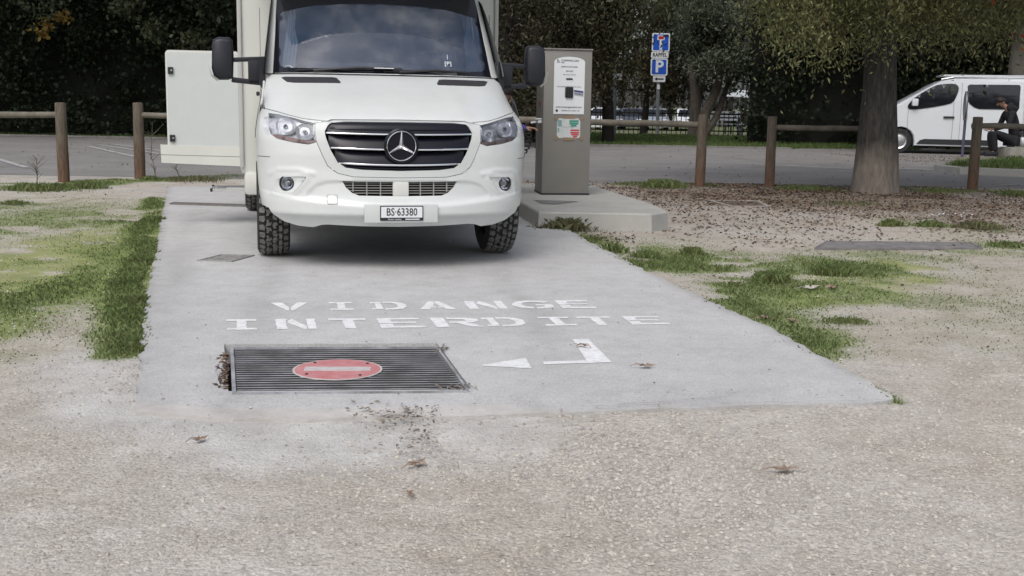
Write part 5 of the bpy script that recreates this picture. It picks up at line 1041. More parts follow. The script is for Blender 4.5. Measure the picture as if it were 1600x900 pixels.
# olive with leaning trunks
ox_, oy_ = gp(1085, 214); ol = empty('olive_tree', (ox_, oy_, 0), label='grey green olive tree with three leaning trunks right of the signs', cat='tree')
mb = MB()
for tx, ty, r_ in ((1078, 100, .22), (1122, 92, .25), (1098, 120, .16), (1160, 90, .16)):
    a = at(tx, ty, oy_ + RNG.normal() * .5); limb(mb, ((tx - 1100) * .004, 0, -.1), (a[0] - ox_, a[1] - oy_, a[2]), r_, r_ * .45, .12, 9, 9)
mb.obj('trunk', M['bark'], ol, True); bl = []
for px, py, rx, ry in ((1092, 60, 30, 30), (1120, 45, 40, 34), (1170, 70, 45, 38), (1215, 70, 40, 35), (1140, 95, 45, 22), (1092, 100, 24, 20), (1100, 15, 40, 22), (1215, 105, 30, 18), (1180, 20, 50, 25)):
    a = at(px, py, oy_ + RNG.normal() * .4); k = oy_ / 1800; bl.append((a[0] - ox_, a[1] - oy_, a[2], rx * k, 1.0, ry * k, 1))
leaves('crown', bl, 30000, .15, LM['olive'], ol, aspect=3, clump=.26, shell=.3)
# tree masses to the right, behind the van
tree('evergreen_tree', 11.2, 39.5, 5, .3, [(0, 0, 5.2, 3.2, 2.4, 2.4, 1), (-2.2, 0, 3.4, 1.6, 1.6, 1.3, 1), (1.5, 0, 3.2, 2, 1.6, 1.6, 1)], 18000, .15, LM['dark'], 'very dark evergreen tree left of the big trunk', aspect=1.7, group='dark trees behind the hedge')
tree('evergreen_tree', 16.5, 36.8, 5, .3, [(0, 0, 4.4, 3.6, 2.4, 2.4, 1), (-2.5, 0, 2.6, 2, 1.6, 1.6, 1), (3.5, 0, 2.8, 3, 1.6, 1.9, 1), (4, 0, 5, 3, 2, 2, 1)], 22000, .15, LM['mid'], 'dull green tree right behind the parked white van', aspect=1.9)
# far wood closing the view, with a gap low down
fw = []
for i in range(46):
    a = -70 + i * 3.6; yb = 92 + RNG.random() * 10; lowz = 2.2; fw.append((a, yb, .4, 2.6, 1.5, 1.2, 1))
    fw.append((a, yb, lowz + 1.5, 3.2, 2.5, 2.6, 1)); fw.append((a + 1, yb + 2, 8.5, 3.6, 2.5, 3.4, 1)); fw.append((a, yb + 2, 12.5, 4, 2.5, 3.4, 1))
o = leaves('distant_wood', fw, 60000, .5, LM['dark'], aspect=1.5, clump=.8, shell=.2); tag(o, 'distant dark wood closing the view beyond the park', kind='stuff')
fg = MB()
for i in range(30):
    x_ = 3 + i * .62 + RNG.normal() * .2; fg.tube([(x_, 88 + RNG.random() * 6, -.5), (x_ + RNG.normal() * .3, 90, 6)], [.12, .08], 6)
tag(fg.obj('distant_trunks', M['bark2']), 'thin far tree trunks beyond the parked cars', kind='stuff')
sheet('park_lawn', [(1, 56), (30, 56), (60, 91), (-5, 91)], -.40, pm('park_grass', (.07, .09, .035), .95, col2=(.13, .15, .06), vs=.6), 'lighter grass of the park beyond the far cars')
# park shelter and bench glimpsed between the olive trunks
pv = at(1172, 158, 62); sh = empty('park_shelter', (pv[0], 62, -.3), label='low pale roofed shelter glimpsed behind the olive trunks', cat='shelter')
mb = MB(); mb.add([(-1.3, -1, 2.0), (1.3, -1, 1.9), (1.3, 1, 1.9), (-1.3, 1, 2.0), (-.6, 0, 2.35), (.7, 0, 2.3)], [(0, 1, 5, 4), (2, 3, 4, 5), (1, 2, 5), (3, 0, 4), (3, 2, 1, 0)]); mb.obj('roof', pm('pale_roof', (.4, .42, .43), .6), sh)
for a, b in ((-1.1, -.8), (1.1, -.8), (1.1, .8), (-1.1, .8)):
    mb = MB(); mb.tube([(a, b, 0), (a, b, 2.0)], .05, 6); mb.obj('post', M['bark2'], sh)
bp_ = at(1131, 200, 52); bn = empty('park_bench', (bp_[0], 52, -.1), rz=.2, label='pale slatted bench on the far grass between the slanting trunks', cat='bench')
for k in range(3): mb = MB(); mb.box((0, -.2 + k * .15, .5), (1.7, .1, .04)); mb.obj('seat_slat', M['signwhite'], bn)
for k in range(3): mb = MB(); mb.box((0, .28, .7 + k * .16), (1.7, .03, .09)); mb.obj('back_slat', M['signwhite'], bn)
for s_ in (-.75, .75): mb = MB(); mb.box((s_, 0, .24), (.06, .45, .5)); mb.box((s_, .3, .6), (.05, .04, .7)); mb.obj('leg', M['galv'], bn)

ir = empty('iron_fence', (4.5, 49, -.1), label='low dark iron railing on the far grass behind the sign poles', cat='fence')
for z_ in (.25, .95):
    mb = MB(); mb.box((1.2, 0, z_), (9.2, .04, .05)); mb.obj('rail', M['bark2'], ir)
for i in range(46):
    mb = MB(); mb.box((-3.3 + i * .2, 0, .55), (.03, .03, 1.0)); mb.obj('picket', M['bark2'], ir)

# the big tree in front of the car park
BX, BY = gp(1367, 300); bt = empty('plane_tree', (BX, BY, 0), label='big tree with thick grey brown trunk between the right hand posts', cat='tree')
mb = MB(); segs = 64; V = []; hs2 = [(-.15, .36), (0, .335), (.08, .325), (.2, .315), (.4, .30), (.7, .285), (1.0, .265), (1.5, .235), (2.0, .218), (2.6, .21), (3.1, .25), (3.6, .22), (4.6, .17)]
for z_, r_ in hs2:
    for k in range(segs):
        a = 2 * pi * k / segs; fl = (1 + .10 * max(0, 1 - z_ / .9) * (abs(cos(a * 2.5 + .6)) ** .5 - .5) * 1.6 + .03 * sin(3 * a + z_ * 2) + RNG.normal() * .006); V.append((r_ * fl * cos(a) - .025 * max(z_, 0), r_ * fl * sin(a), z_))
mb.add(V, [(i * segs + k, i * segs + (k + 1) % segs, (i + 1) * segs + (k + 1) % segs, (i + 1) * segs + k) for i in range(len(hs2) - 1) for k in range(segs)])
for tgt, r_ in (((3.2, -1.2, 4.2), .13), ((-3, -.8, 4.3), .15), ((1.5, 1.5, 5.5), .14), ((-1.5, 1, 5.6), .14), ((.5, -2.5, 4.8), .12), ((-2, -2.5, 3.6), .09)):
    p = limb(mb, (0, 0, 3.0), tgt, r_, r_ * .3, .12, 9, 9)
    for _ in range(3): limb(mb, p[5 + _], np.array(p[5 + _]) + RNG.normal(size=3) * [.9, .9, .4] + [0, 0, -.25], r_ * .3, .012, .2, 5, 6)
BM = pm('trunk_bark_shaded_top', (.06, .055, .05), .95); 
def barkmat(m):
    nt = m.node_tree; b = nt.nodes['Principled BSDF']; tc = nd(nt, 'ShaderNodeTexCoord').outputs['Object']; mp_ = nd(nt, 'ShaderNodeMapping'); nt.links.new(tc, mp_.inputs[0]); mp_.inputs['Scale'].default_value = (7, 7, 1.6)
    n = noise(nt, 3, 8, .7, mp_.outputs[0]); n2 = noise(nt, 2.2, 4, .6, tc); c = ramp(nt, n, [(.3, (.016, .015, .014)), (.5, (.045, .041, .037)), (.7, (.09, .083, .076))])
    sx = nd(nt, 'ShaderNodeSeparateXYZ'); nt.links.new(tc, sx.inputs[0])
    c = mixc(nt, ramp(nt, mth(nt, 'ADD', sx.outputs[2], mth(nt, 'MULTIPLY', n2, .3)), [(.5, (.85, .85, .85)), (.9, (0, 0, 0))]), c, mixc(nt, 1.0, ramp(nt, n, [(.3, (.6, .6, .6)), (.6, (1.15, 1.15, 1.15))]), (.215, .185, .155), 'MULTIPLY'))  # upper trunk coloured darker for the shade under the crown, base paler
    nt.links.new(c, b.inputs['Base Color']); bp = nd(nt, 'ShaderNodeBump', Strength=.8, Distance=.02); nt.links.new(n, bp.inputs['Height']); nt.links.new(bp.outputs[0], b.inputs['Normal'])
barkmat(BM); mb.obj('trunk', BM, bt, True, sharp=80); bl = []
for px, py, rx, ry, dY in ((1190, 2, 30, 22, -.5), (1225, 22, 32, 30, -1), (1262, 45, 30, 34, -1.2), (1300, 45, 34, 34, -.6), (1335, 30, 28, 30, -.7), (1368, 12, 30, 26, -.9), (1395, 30, 26, 24, -.8), (1352, -12, 40, 26, -.9), (1440, 30, 34, 26, -.3), (1500, 28, 40, 24, -.4), (1565, 34, 36, 26, -.2), (1210, 48, 24, 20, -1), (1240, -20, 70, 30, -1), (1320, -30, 70, 40, -1), (1410, 15, 35, 25, .5), (1460, 8, 40, 22, 0), (1530, 5, 45, 22, .4), (1590, 5, 40, 24, 0), (1480, -35, 120, 30, -.5)):
    a = at(px, py, BY + dY); k = BY / 1800; bl.append((a[0] - BX, a[1] - BY, a[2], rx * k, .5, ry * k, 1))
leaves('hanging_leaves', bl, 21000, .066, LM['willow'], bt, aspect=3.0, droop=.7, clump=.16, per=22, shell=.2)
leaves('added_shade_boughs', [(.8, -2.6, 5.2, 3, 2.2, .6, 1), (4, -2.5, 5.2, 3, 2.6, .6, 1), (6, 0, 4.6, 2.5, 3, .7, 1)], 4200, .3, LM['mid'], bt, aspect=2, clump=.6)  # unseen boughs added above the view to shade trunk and ground
leaves('crown', [(0, 0, 5.0, 4.6, 4, 1.6, 1), (-2.6, 0, 3.9, 2.0, 2.4, .8, 1), (2.8, 0, 3.7, 2.4, 2.4, .7, 1), (0, .5, 6.4, 3.6, 3.4, 1.2, 1), (-3.4, 1.4, 3.4, 1.6, 1.2, .6, .8), (1.2, 1.8, 3.2, 3, 1.2, .5, .8)], 45000, .11, LM['mid'], bt, aspect=2.6, droop=.5, clump=.3)
leaves('autumn_leaves', [(1.6, -.6, 2.5, .5, .4, .25, 1), (.9, -.4, 2.7, .7, .4, .2, 1), (-1.0, -1, 2.5, .25, .3, .2, .5)], 60, .09, pm('rust_leaf', (.3, .1, .035), .6, island=.4), bt, aspect=1.8, clump=.2, per=6)
# grey trunk at the right edge and its seat stone
gx, gy = gp(1592, 243); gt2 = empty('leaning_tree', (gx, gy + .3, 0), label='pale trunk at the right edge behind the crouching person', cat='tree')
mb = MB(); limb(mb, (0, 0, -.1), (.15, .2, 4.2), .34, .22, .04, 9, 14); mb.obj('trunk', pm('pale_bark', (.1, .09, .075), .95, col2=(.17, .15, .125), vs=4, bump=.8, bs=14), gt2, True)
leaves('crown', [(.5, 0, 4.6, 2.6, 2, 1.1, 1), (-1, 0, 4.0, 1.4, 1.2, .6, .6)], 9000, .12, LM['mid'], gt2, aspect=2.4, droop=.4)
# unseen high canopies added over the lane to keep the hedge in shade
for X_, lb in ((-17, 'unseen high canopy added to shade the lane, far left'), (-7.5, 'unseen high canopy added to shade the lane behind the camper door'), (13, 'unseen high canopy added to shade the lane above the white van')):
    tree('added_shade_canopy', X_, 37.5, 7.5, .34, [(0, -4, 7.9, 5.2, 4.2, .9, 1), (2, -8, 8.4, 4.2, 3.6, .8, 1), (-2.5, -7, 7.9, 4, 3.6, .8, 1), (0, -1, 8.8, 4, 3, 1.4, 1)], 9000, .34, LM['mid'], lb, aspect=1.8, clump=.7, limbs=8, group='unseen canopies added to shade the car park')

# ------------------------------------------------------------------ ground cover
def tri_blades(name, px_, py_, pz_, h, w, mat, lean=.5, parent=None):
    N = len(px_); a = RNG.random(N) * 2 * pi; l = h * lean * RNG.random(N); d = RNG.random(N) * 2 * pi
    V = np.zeros((N, 4, 3)); V[:, 0] = np.stack([px_ - cos_(a) * w / 2, py_ - sin_(a) * w / 2, pz_], 1); V[:, 1] = np.stack([px_ + cos_(a) * w / 2, py_ + sin_(a) * w / 2, pz_], 1)
    V[:, 2] = np.stack([px_ + cos_(a) * w * .35 + cos_(d) * l * .35, py_ + sin_(a) * w * .35 + sin_(d) * l * .35, pz_ + h * .6], 1); V[:, 3] = np.stack([px_ + cos_(d) * l, py_ + sin_(d) * l, pz_ + h * (1 - .25 * lean)], 1)
    F = np.arange(N * 4).reshape(N, 4)[:, [0, 1, 2, 3]]; T3 = np.concatenate([F[:, [0, 1, 2]], F[:, [0, 2, 3]]])
    return np_mesh(name, V.reshape(-1, 3), T3, mat, parent)
cos_, sin_ = np.cos, np.sin
M['grass'] = leafmat('grass_blade', (.12, .165, .055), .5, .6, .35, c2=(.19, .22, .09)); M['grassdry'] = leafmat('dull_grass', (.10, .115, .05), .4, .7, .3, c2=(.16, .15, .08)); M['litter'] = pm('dead_leaf', (.075, .045, .032), .85, island=.7, col2=(.17, .115, .08), vs=3)
n = 900000; yq = 4.3 + 14.2 * RNG.random(n) ** 1.25; xq = -1 + (RNG.random(n) - .5) * 1.05 * (yq * .93 + 1.2) + 1; g, mo, li = masks(xq, yq)
ok = (RNG.random(n) < g ** 1.9 * .5) & ~(inpoly(xq, yq, PAD) & (segdist(xq, yq, PAD, True) > .035)) & ~inpoly(xq, yq, ISL)
xg, yg = xq[ok], yq[ok]; strong = g[ok]; hh = (.010 + .036 * strong ** 3 * (.3 + .9 * RNG.random(len(xg)))) * (.7 + .6 * vnoise(xg, yg, 3, 3, 12)); ng = len(xg)
tag(tri_blades('grass', xg, yg, gheight(xg, yg), hh, .006 + .004 * RNG.random(ng), M['grass'], .9), 'short green grass along the slab edges and over the gravel', 'grass', kind='stuff'); print('grass', ng)
def flat_leaves(name, x, y, z, size, mat, up=.35, asp=1.6):
    N = len(x); a = RNG.random(N) * 2 * pi; ax = np.stack([cos_(a), sin_(a), RNG.normal(size=N) * up], 1); sd_ = np.stack([-sin_(a), cos_(a), RNG.normal(size=N) * up], 1); L_ = (size * (.5 + RNG.random(N)))[:, None]
    P0 = np.stack([x, y, z + .006], 1); V = np.stack([P0 - ax * L_ / 2, P0 + sd_ * L_ / asp / 2, P0 + ax * L_ / 2, P0 - sd_ * L_ / asp / 2], 1); V[:, :, 2] = np.maximum(V[:, :, 2], z[:, None] + .001)
    V[:, 1, 2] += L_[:, 0] * .15; V[:, 3, 2] += L_[:, 0] * .12 * RNG.random(N)
    T3 = np.arange(N * 4).reshape(N, 4); return np_mesh(name, V.reshape(-1, 3), np.concatenate([T3[:, [0, 1, 2]], T3[:, [0, 2, 3]]]), mat)
n = 260000; xq = -8 + 20 * RNG.random(n); yq = 8.5 + 9.6 * RNG.random(n); g, mo, li = masks(xq, yq); ok = (RNG.random(n) < li ** 1.5 * .9 * (.12 + 2.2 * vnoise(xq, yq, 1.6, 4, 21) ** 2.5)) & ~inpoly(xq, yq, PAD) & ~inpoly(xq, yq, ISL)
xl, yl = xq[ok], yq[ok]; zl = gheight(xl, yl)
n = 2600; x2 = -14 + 30 * RNG.random(n); y2 = 17.8 + 15.5 * RNG.random(n) ** 1.0; k = RNG.random(n) < (.25 + .75 * (vnoise(x2, y2, .5, 3, 30) > .53)); x2, y2 = x2[k], y2[k]
n = 1800; x3 = 8.2 + 5.5 * RNG.random(n); y3 = 26.3 + 4 * RNG.random(n); n = 700; x4 = -20 + 17 * RNG.random(n); y4 = 31.6 + 2 * RNG.random(n) + (-x4 - 3) * .07
n = 420; th = RNG.random(n) * 2 * pi; x5 = -9 + 16 * RNG.random(n); y5 = 5 + 11 * RNG.random(n); k = ~inpoly(x5, y5, PAD); x5, y5 = x5[k], y5[k]
XL = np.concatenate([xl, x2, x3, x4, x5]); YL = np.concatenate([yl, y2, y3, y4, y5]); ZL = np.concatenate([zl, np.full(len(x2), .006), np.full(len(x3), .012), np.full(len(x4), .008), gheight(x5, y5)])
tag(flat_leaves('leaf_litter', XL, YL, ZL, .034 + 0 * XL, M['litter']), 'brown fallen leaves strewn under the big tree and over the lane', 'fallen leaves', kind='stuff'); print('litter', len(XL))
M['debris'] = pm('faded_leaf_scrap', (.13, .105, .085), .9, island=.5, col2=(.24, .2, .165), vs=4)
# loose stones: near ones show singly
def stones(name, x, y, z, s, mat, label):
    N = len(x); o8 = np.array([(1, 0, 0), (0, 1, 0), (-1, 0, 0), (0, -1, 0), (0, 0, .7), (0, 0, -.4), (.6, .6, .35), (-.6, .5, .3)], float)[:6]
    a = RNG.random(N) * 2 * pi; V = o8[None] * (s[:, None, None] * (.65 + .7 * RNG.random((N, 6, 1)))); c, s_ = cos_(a)[:, None], sin_(a)[:, None]
    V = np.stack([V[:, :, 0] * c - V[:, :, 1] * s_, V[:, :, 0] * s_ + V[:, :, 1] * c, V[:, :, 2]], 2) + np.stack([x, y, z], 1)[:, None]
    F0 = np.array([(0, 1, 4), (1, 2, 4), (2, 3, 4), (3, 0, 4), (1, 0, 5), (2, 1, 5), (3, 2, 5), (0, 3, 5)]); F = (F0[None] + 6 * np.arange(N)[:, None, None]).reshape(-1, 3)
    return tag(np_mesh(name, V.reshape(-1, 3), F, mat), label, 'gravel', kind='stuff')
M['stone'] = pm('loose_stone', (.42, .39, .355), .9, island=.28, spec=.2)
n = 150000; yq = 2.2 + 9 * RNG.random(n) ** 1.7; xq = (RNG.random(n) - .5) * (yq * .98 + 1.6); dn = vnoise(xq, yq, .8, 4, 40); g, mo, li = masks(xq, yq)
ins = inpoly(xq, yq, PAD); ok = (RNG.random(n) < np.clip((dn - .36) * 3.2, .12, 1) * (1 - g)) & ~(ins & (segdist(xq, yq, PAD, True) > .25)) & ~(ins & (RNG.random(n) < .9))
xs_, ys_ = xq[ok], yq[ok]; sz = .003 + .007 * RNG.random(len(xs_)) ** 4; zs_ = np.where(inpoly(xs_, ys_, PAD), .014, gheight(xs_, ys_)) + sz * .1
stones('gravel', xs_, ys_, zs_, sz, M['stone'], 'small pale stones loose over the foreground'); print('stones', len(xs_))
n = 5200; c_ = gp(990, 745); xq = c_[0] + RNG.normal(size=n) * .42; yq = c_[1] + RNG.normal(size=n) * .5; k_ = RNG.random(n) < (vnoise(xq, yq, 2.5, 4, 80) > .45) * .9 + .1; xq, yq = xq[k_], yq[k_]; k_ = ~inpoly(xq, yq, PAD); xq, yq = xq[k_], yq[k_]; sz = .0035 + .0075 * RNG.random(len(xq)) ** 2.5
stones('pebbles', xq, yq, gheight(xq, yq) + sz * .2, sz, M['stone'], 'denser drift of grey pebbles at the lower right centre')
n = 330; xq = -1.9 + 3.7 * RNG.random(n); yq = 4.4 + 8 * RNG.random(n) ** 1.5; ok = inpoly(xq, yq, PAD) & ~inpoly(xq, yq, PIT); xq, yq = xq[ok], yq[ok]
flat = flat_leaves('leaf_crumbs', xq, yq, np.full(len(xq), .017), .011 + 0 * xq, M['litter'], .2); tag(flat, 'crumbs of dead leaf scattered on the concrete', 'fallen leaves', kind='stuff')
# twig and leaf debris in front of the slab and beside the grating
def debris(label, px, py, rx, ry, n, s=.05):
    c = gp(px, py); e = gp(px + rx, py); f_ = gp(px, py - ry); x = c[0] + RNG.normal(size=n) * (e[0] - c[0]) * .5; y = c[1] + RNG.normal(size=n) * (f_[1] - c[1]) * .5
    return tag(flat_leaves('leaf_debris', x, y, .012 + .008 * RNG.random(n), s + 0 * x, M['debris'], .25, 2.2), label, 'leaf debris', kind='stuff')
a_, b_ = np.array(gp(357, 556)), np.array(gp(357, 614)); t_q = RNG.random(150) ** .8; qx = a_[0] + (b_[0] - a_[0]) * t_q - np.abs(RNG.normal(size=150)) * .022; qy = a_[1] + (b_[1] - a_[1]) * t_q
tag(flat_leaves('leaf_debris', qx, qy, .004 + .014 * RNG.random(150), .026 + 0 * qx, M['litter'], .3, 2.0), 'clump of dead leaves caught at the left side of the grating', 'leaf debris', kind='stuff'); debris('dead leaf scraps at the far right corner of the grating', 690, 552, 10, 6, 45, .022); debris('broken brown leaf scraps just in front of the grating', 620, 656, 75, 20, 150, .02); debris('scattered dark scraps below the grating', 655, 690, 45, 26, 70, .018); debris('scraps at the near right corner of the grating', 715, 612, 30, 5, 50, .018)
def dead_leaf(px, py, s, label, z=None, rot=0.0, mat=None):
    c = gp(px, py); zz_ = (PZ0 + .004) if inpoly(np.array([c[0]]), np.array([c[1]]), PAD)[0] else float(gheight(np.array([c[0]]), np.array([c[1]]))[0]) + .006
    k = 20; V = [(0, 0, .012)]; 
    for i in range(k):
        a = 2 * pi * i / k; r = s * (.55 + .45 * abs(cos(a * 2.5)) ** .8 if i % 2 == 0 else .42); V.append((r * cos(a) * 1.2, r * sin(a) * .75, .004 + s * .35 * RNG.random()))
    mb = MB(); mb.add(V, [(0, 1 + i, 1 + (i + 1) % k) for i in range(k)]); mb.tube([(0, 0, .012), (-s * .9, .1 * s, .02), (-s * 1.5, .3 * s, .006)], .0018, 5)
    tag(mb.obj('dead_leaf', mat or M['leafbig'], loc=(c[0], c[1], zz_), rot=(0, 0, rot)), label, 'dead leaf')
M['leafbig'] = pm('curled_brown_leaf', (.20, .135, .095), .8, col2=(.33, .25, .19), vs=25)
dead_leaf(1226, 730, .055, 'large curled brown leaf on the gravel at lower right', rot=.3); dead_leaf(652, 722, .045, 'brown leaf on the gravel straight below the grating', rot=1); dead_leaf(640, 768, .028, 'small reddish leaf lowest in the foreground', rot=2)
dead_leaf(1008, 581, .045, 'tan curled leaf on the slab right of the painted arrow', rot=.2); dead_leaf(908, 548, .04, 'thin curled leaf lying on the painted arrow shaft', rot=2.6); dead_leaf(1265, 449, .07, 'pale dry leaf on the yellow green moss', rot=.4, mat=M['stone']); dead_leaf(1300, 449, .07, 'dark dry leaf beside the pale one on the moss', rot=1.2); dead_leaf(1196, 497, .06, 'dark curled leaf near the right slab edge', rot=.7); dead_leaf(1238, 500, .05, 'dark curled leaf a little right of the slab edge one', rot=2)
dead_leaf(312, 686, .035, 'dull leaf on the gravel below the left grating corner', rot=.9); dead_leaf(1200, 375, .07, 'brown leaf on bare gravel left of the trench cover', rot=.1)
# hairline crack
def crack(pts, w, label):
    P_ = subdiv([gp(*p, PZ0) for p in pts], .04, False); V = []
    for i, p in enumerate(P_): j = RNG.normal() * .006; ww = w * (.4 + RNG.random()); V += [(p[0], p[1] + j - ww / 2, PZ0 + .002), (p[0], p[1] + j + ww / 2, PZ0 + .002)]
    mb = MB(); mb.add(V, [(2 * i, 2 * i + 2, 2 * i + 3, 2 * i + 1) for i in range(len(P_) - 1)]); tag(mb.obj('crack', pm('crack_dark', (.2, .19, .18), .95)), label, kind='structure')
crack([(925, 636), (985, 631), (1060, 626), (1110, 622), (1155, 613)], .004, 'hairline crack near the front edge of the slab'); crack([(1130, 631), (1250, 628), (1395, 625)], .003, 'hairline crack along the right front corner of the slab')
# tufts
def tuft(px, py, rpx, hpx, n, label, mat='grass', w=.008, lean=.7, group=None, z=0, aspect=.6):
    c = gp(px, py); k = c[1] / 1800; r = rpx * k; h = hpx * k; x = RNG.normal(size=n) * r * .5; y = RNG.normal(size=n) * r * .5 * aspect; q = np.clip(1 - (x / r) ** 2 * .6, .3, 1)
    e = empty('grass_tuft', (*c, z), label=label, cat='grass tuft', group=group); o = tri_blades('blades', x, y, np.full(n, -.01), h * q * (.5 + .6 * RNG.random(n)), w * (.7 + .6 * RNG.random(n)), M[mat], lean, e); o['kind'] = 'stuff'
tuft(885, 358, 46, 28, 1500, 'dull bushy tuft against the corner of the raised island', 'grassdry', .007, .9); tuft(958, 392, 26, 20, 110, 'broad bladed clump at the right slab edge below the island', 'grass', .028, .7)
tuft(1010, 400, 26, 14, 500, 'leafy clump beyond the broad bladed clump'); tuft(1082, 396, 20, 16, 500, 'bright tuft at the far rim of the right grass patch'); tuft(1205, 437, 34, 20, 900, 'dense tuft in the middle of the right grass patch'); tuft(1304, 427, 40, 22, 1100, 'large tuft at the right of the grass patch')
tuft(1393, 352, 18, 14, 500, 'small dark weed left of the daisies, in the leaf litter', 'grass', .02); tuft(1455, 352, 26, 12, 500, 'low weed with white flowers in the leaf litter', 'grass', .02); tuft(1530, 355, 40, 14, 600, 'dry brownish weed patch right of the flowering weed', 'grassdry', .012); tuft(1575, 384, 36, 12, 400, 'low green weed at far right beside the trench cover', 'grass', .014)
tuft(1035, 293, 40, 18, 900, 'tall dark grass clump behind the raised island', 'grass', .01); tuft(60, 297, 60, 16, 900, 'weedy clump left of the leftmost post', 'grass', .01); tuft(130, 293, 40, 14, 600, 'grass at the foot of the leftmost post', 'grass', .01); tuft(300, 282, 60, 10, 700, 'thin grass row under the open camper door', 'grassdry', .009); tuft(470 / 2, 281, 20, 10, 300, 'grass at the foot of the second left post', 'grass', .009)
tuft(1260, 296, 60, 10, 700, 'grass between the near right post and the big trunk', 'grass', .01); tuft(1330, 318, 70, 6, 500, 'thin grass before the big trunk', 'grassdry', .009); tuft(1470, 300, 50, 9, 500, 'grass row between trunk and rightmost post', 'grass', .01); tuft(1585, 305, 30, 12, 500, 'grass at the right edge behind the rightmost post', 'grass', .01)
tuft(200, 540, 26, 14, 600, 'soft grass clump at the near left corner of the slab'); tuft(212, 470, 26, 16, 700, 'thick grass at the left slab edge, beside the painted words'); tuft(222, 410, 26, 16, 700, 'thick grass at the left slab edge, beside the small drain cover'); tuft(240, 345, 24, 12, 600, 'grass at the left slab edge, beside the channel drain'); tuft(22, 318, 26, 9, 300, 'weed clump at the far left rim of the gravel', 'grass', .012); tuft(1320, 500, 46, 8, 500, 'sparse tuft on the open gravel at right')
for k in range(26):
    pass
n = 60; x = RNG.normal(size=n) * .25; y = RNG.normal(size=n) * .1; c = gp(1465, 348); tag(flat_leaves('daisies', c[0] + x, c[1] + y, .07 + .03 * RNG.random(n), .02 + 0 * x, M['signwhite'], .2, 1.0), 'tiny white flowers on the low weed', 'flowers', kind='stuff')
# verge grass beyond the lane
def verge(poly, n, h, label, z):
    A = np.array(poly); x = A[:, 0].min() + (A[:, 0].max() - A[:, 0].min()) * RNG.random(n * 3); y = A[:, 1].min() + (A[:, 1].max() - A[:, 1].min()) * RNG.random(n * 3); k = inpoly(x, y, poly); x, y = x[k][:n], y[k][:n]
    tag(tri_blades('verge_grass', x, y, z + FARDIP(y), h * (.5 + .7 * RNG.random(len(x))) * (.5 + vnoise(x, y, .9, 3, 50)), .022 + 0 * x, M['grassv'], .6), label, 'grass', kind='stuff')
M['grassv'] = leafmat('verge_blade', (.085, .14, .04), .4, .6, .3, c2=(.13, .17, .055))
verge([(1.5, 34.0), (12, 33.9), (14, 47), (1, 47)], 30000, .14, 'bright green grass between the lane and the sign posts', -.03); verge([gp(1475, 266), gp(1640, 276), (16, 25), (18, 30), (13, 28)], 9000, .13, 'green grass of the verge before the white van', .10); verge([(-24, 35.6), (-3, 33.5), (-3, 35), (-24, 37)], 9000, .1, 'thin dark grass below the left hedge', -.03)
# dry stalks by the left barriers
def stalk(px, py, hpx, label, br=9):
    c = gp(px, py); k = c[1] / 1800; h = hpx * k; mb = MB(); top = (RNG.normal() * .08, 0, h); mb.tube([(0, 0, -.02), (top[0] * .4, .01, h * .5), top], [.008, .006, .003], 5)
    for i in range(br):
        z_ = h * (.15 + .8 * RNG.random()); a = RNG.random() * 6.28; l = h * .35 * RNG.random() + .05; mb.tube([(top[0] * z_ / h, 0, z_), (top[0] * z_ / h + cos(a) * l, sin(a) * l, z_ + l * .8)], [.004, .002], 4)
    tag(mb.obj('dry_weed', pm('dry_stalk', (.12, .105, .08), .9), loc=(*c, 0)), label, 'dry weed')
stalk(58, 288, 42, 'branching dry weed left of the leftmost post', 16); stalk(244, 280, 40, 'dry weed right of the second left post'); stalk(281, 280, 22, 'short dry stalk under the camper door'); stalk(236, 250, 60, 'thin dark weed behind the second left post', 14)

# ------------------------------------------------------------------ people
M['skin'] = pm('skin', (.42, .24, .17), .5, spec=.3); M['cloth'] = pm('black_cloth', (.010, .010, .014), .9, var=.3, vs=12, bump=.3, bs=40); M['bluecloth'] = pm('violet_blue_sleeve', (.06, .06, .26), .8, var=.2, vs=15); M['hair'] = pm('dark_hair', (.018, .012, .009), .7, bump=.6, bs=70)
def skinmesh(name, J, E_, mat, parent, root='pelvis', sub=2):
    ks = list(J); ix = {k: i for i, k in enumerate(ks)}; me = bpy.data.meshes.new(name); me.from_pydata([J[k][0] for k in ks], [(ix[a], ix[b]) for a, b in E_], []); o = link(name, me, mat, parent)
    m = o.modifiers.new('skin', 'SKIN'); m.use_smooth_shade = True; m.branch_smoothing = .3
    for i, k in enumerate(ks):
        r = J[k][1]; v = me.skin_vertices[0].data[i]; v.radius = r if hasattr(r, '__len__') else (r, r); v.use_root = (k == root)
    s_ = o.modifiers.new('smooth', 'SUBSURF'); s_.levels = sub; s_.render_levels = sub; return o
def fingers(J, E_, tag_, w, d, side):
    w = Vector(w); d = Vector(d).normalized(); side = Vector(side).normalized(); curl = d.cross(side); p = w + d * .05; J['palm' + tag_] = (tuple(p), (.034, .018)); E_.append(('wrist' + tag_, 'palm' + tag_))
    for i, (sx, l) in enumerate(((-.026, .062), (-.009, .075), (.009, .07), (.026, .055))):
        a = p + d * .045 + side * sx; b = a + d * l * .5 + curl * -.012; c = b + d * l * .35 + curl * -.03; J['k%d' % i + tag_] = (tuple(a), .010); J['m%d' % i + tag_] = (tuple(b), .0085); J['t%d' % i + tag_] = (tuple(c), .007)
        E_ += [('palm' + tag_, 'k%d' % i + tag_), ('k%d' % i + tag_, 'm%d' % i + tag_), ('m%d' % i + tag_, 't%d' % i + tag_)]
    a = p - d * .01 - side * .042 - curl * .01; b = a + d * .04 - side * .008 - curl * .02; J['th1' + tag_] = (tuple(a), .012); J['th2' + tag_] = (tuple(b), .008); E_ += [('palm' + tag_, 'th1' + tag_), ('th1' + tag_, 'th2' + tag_)]
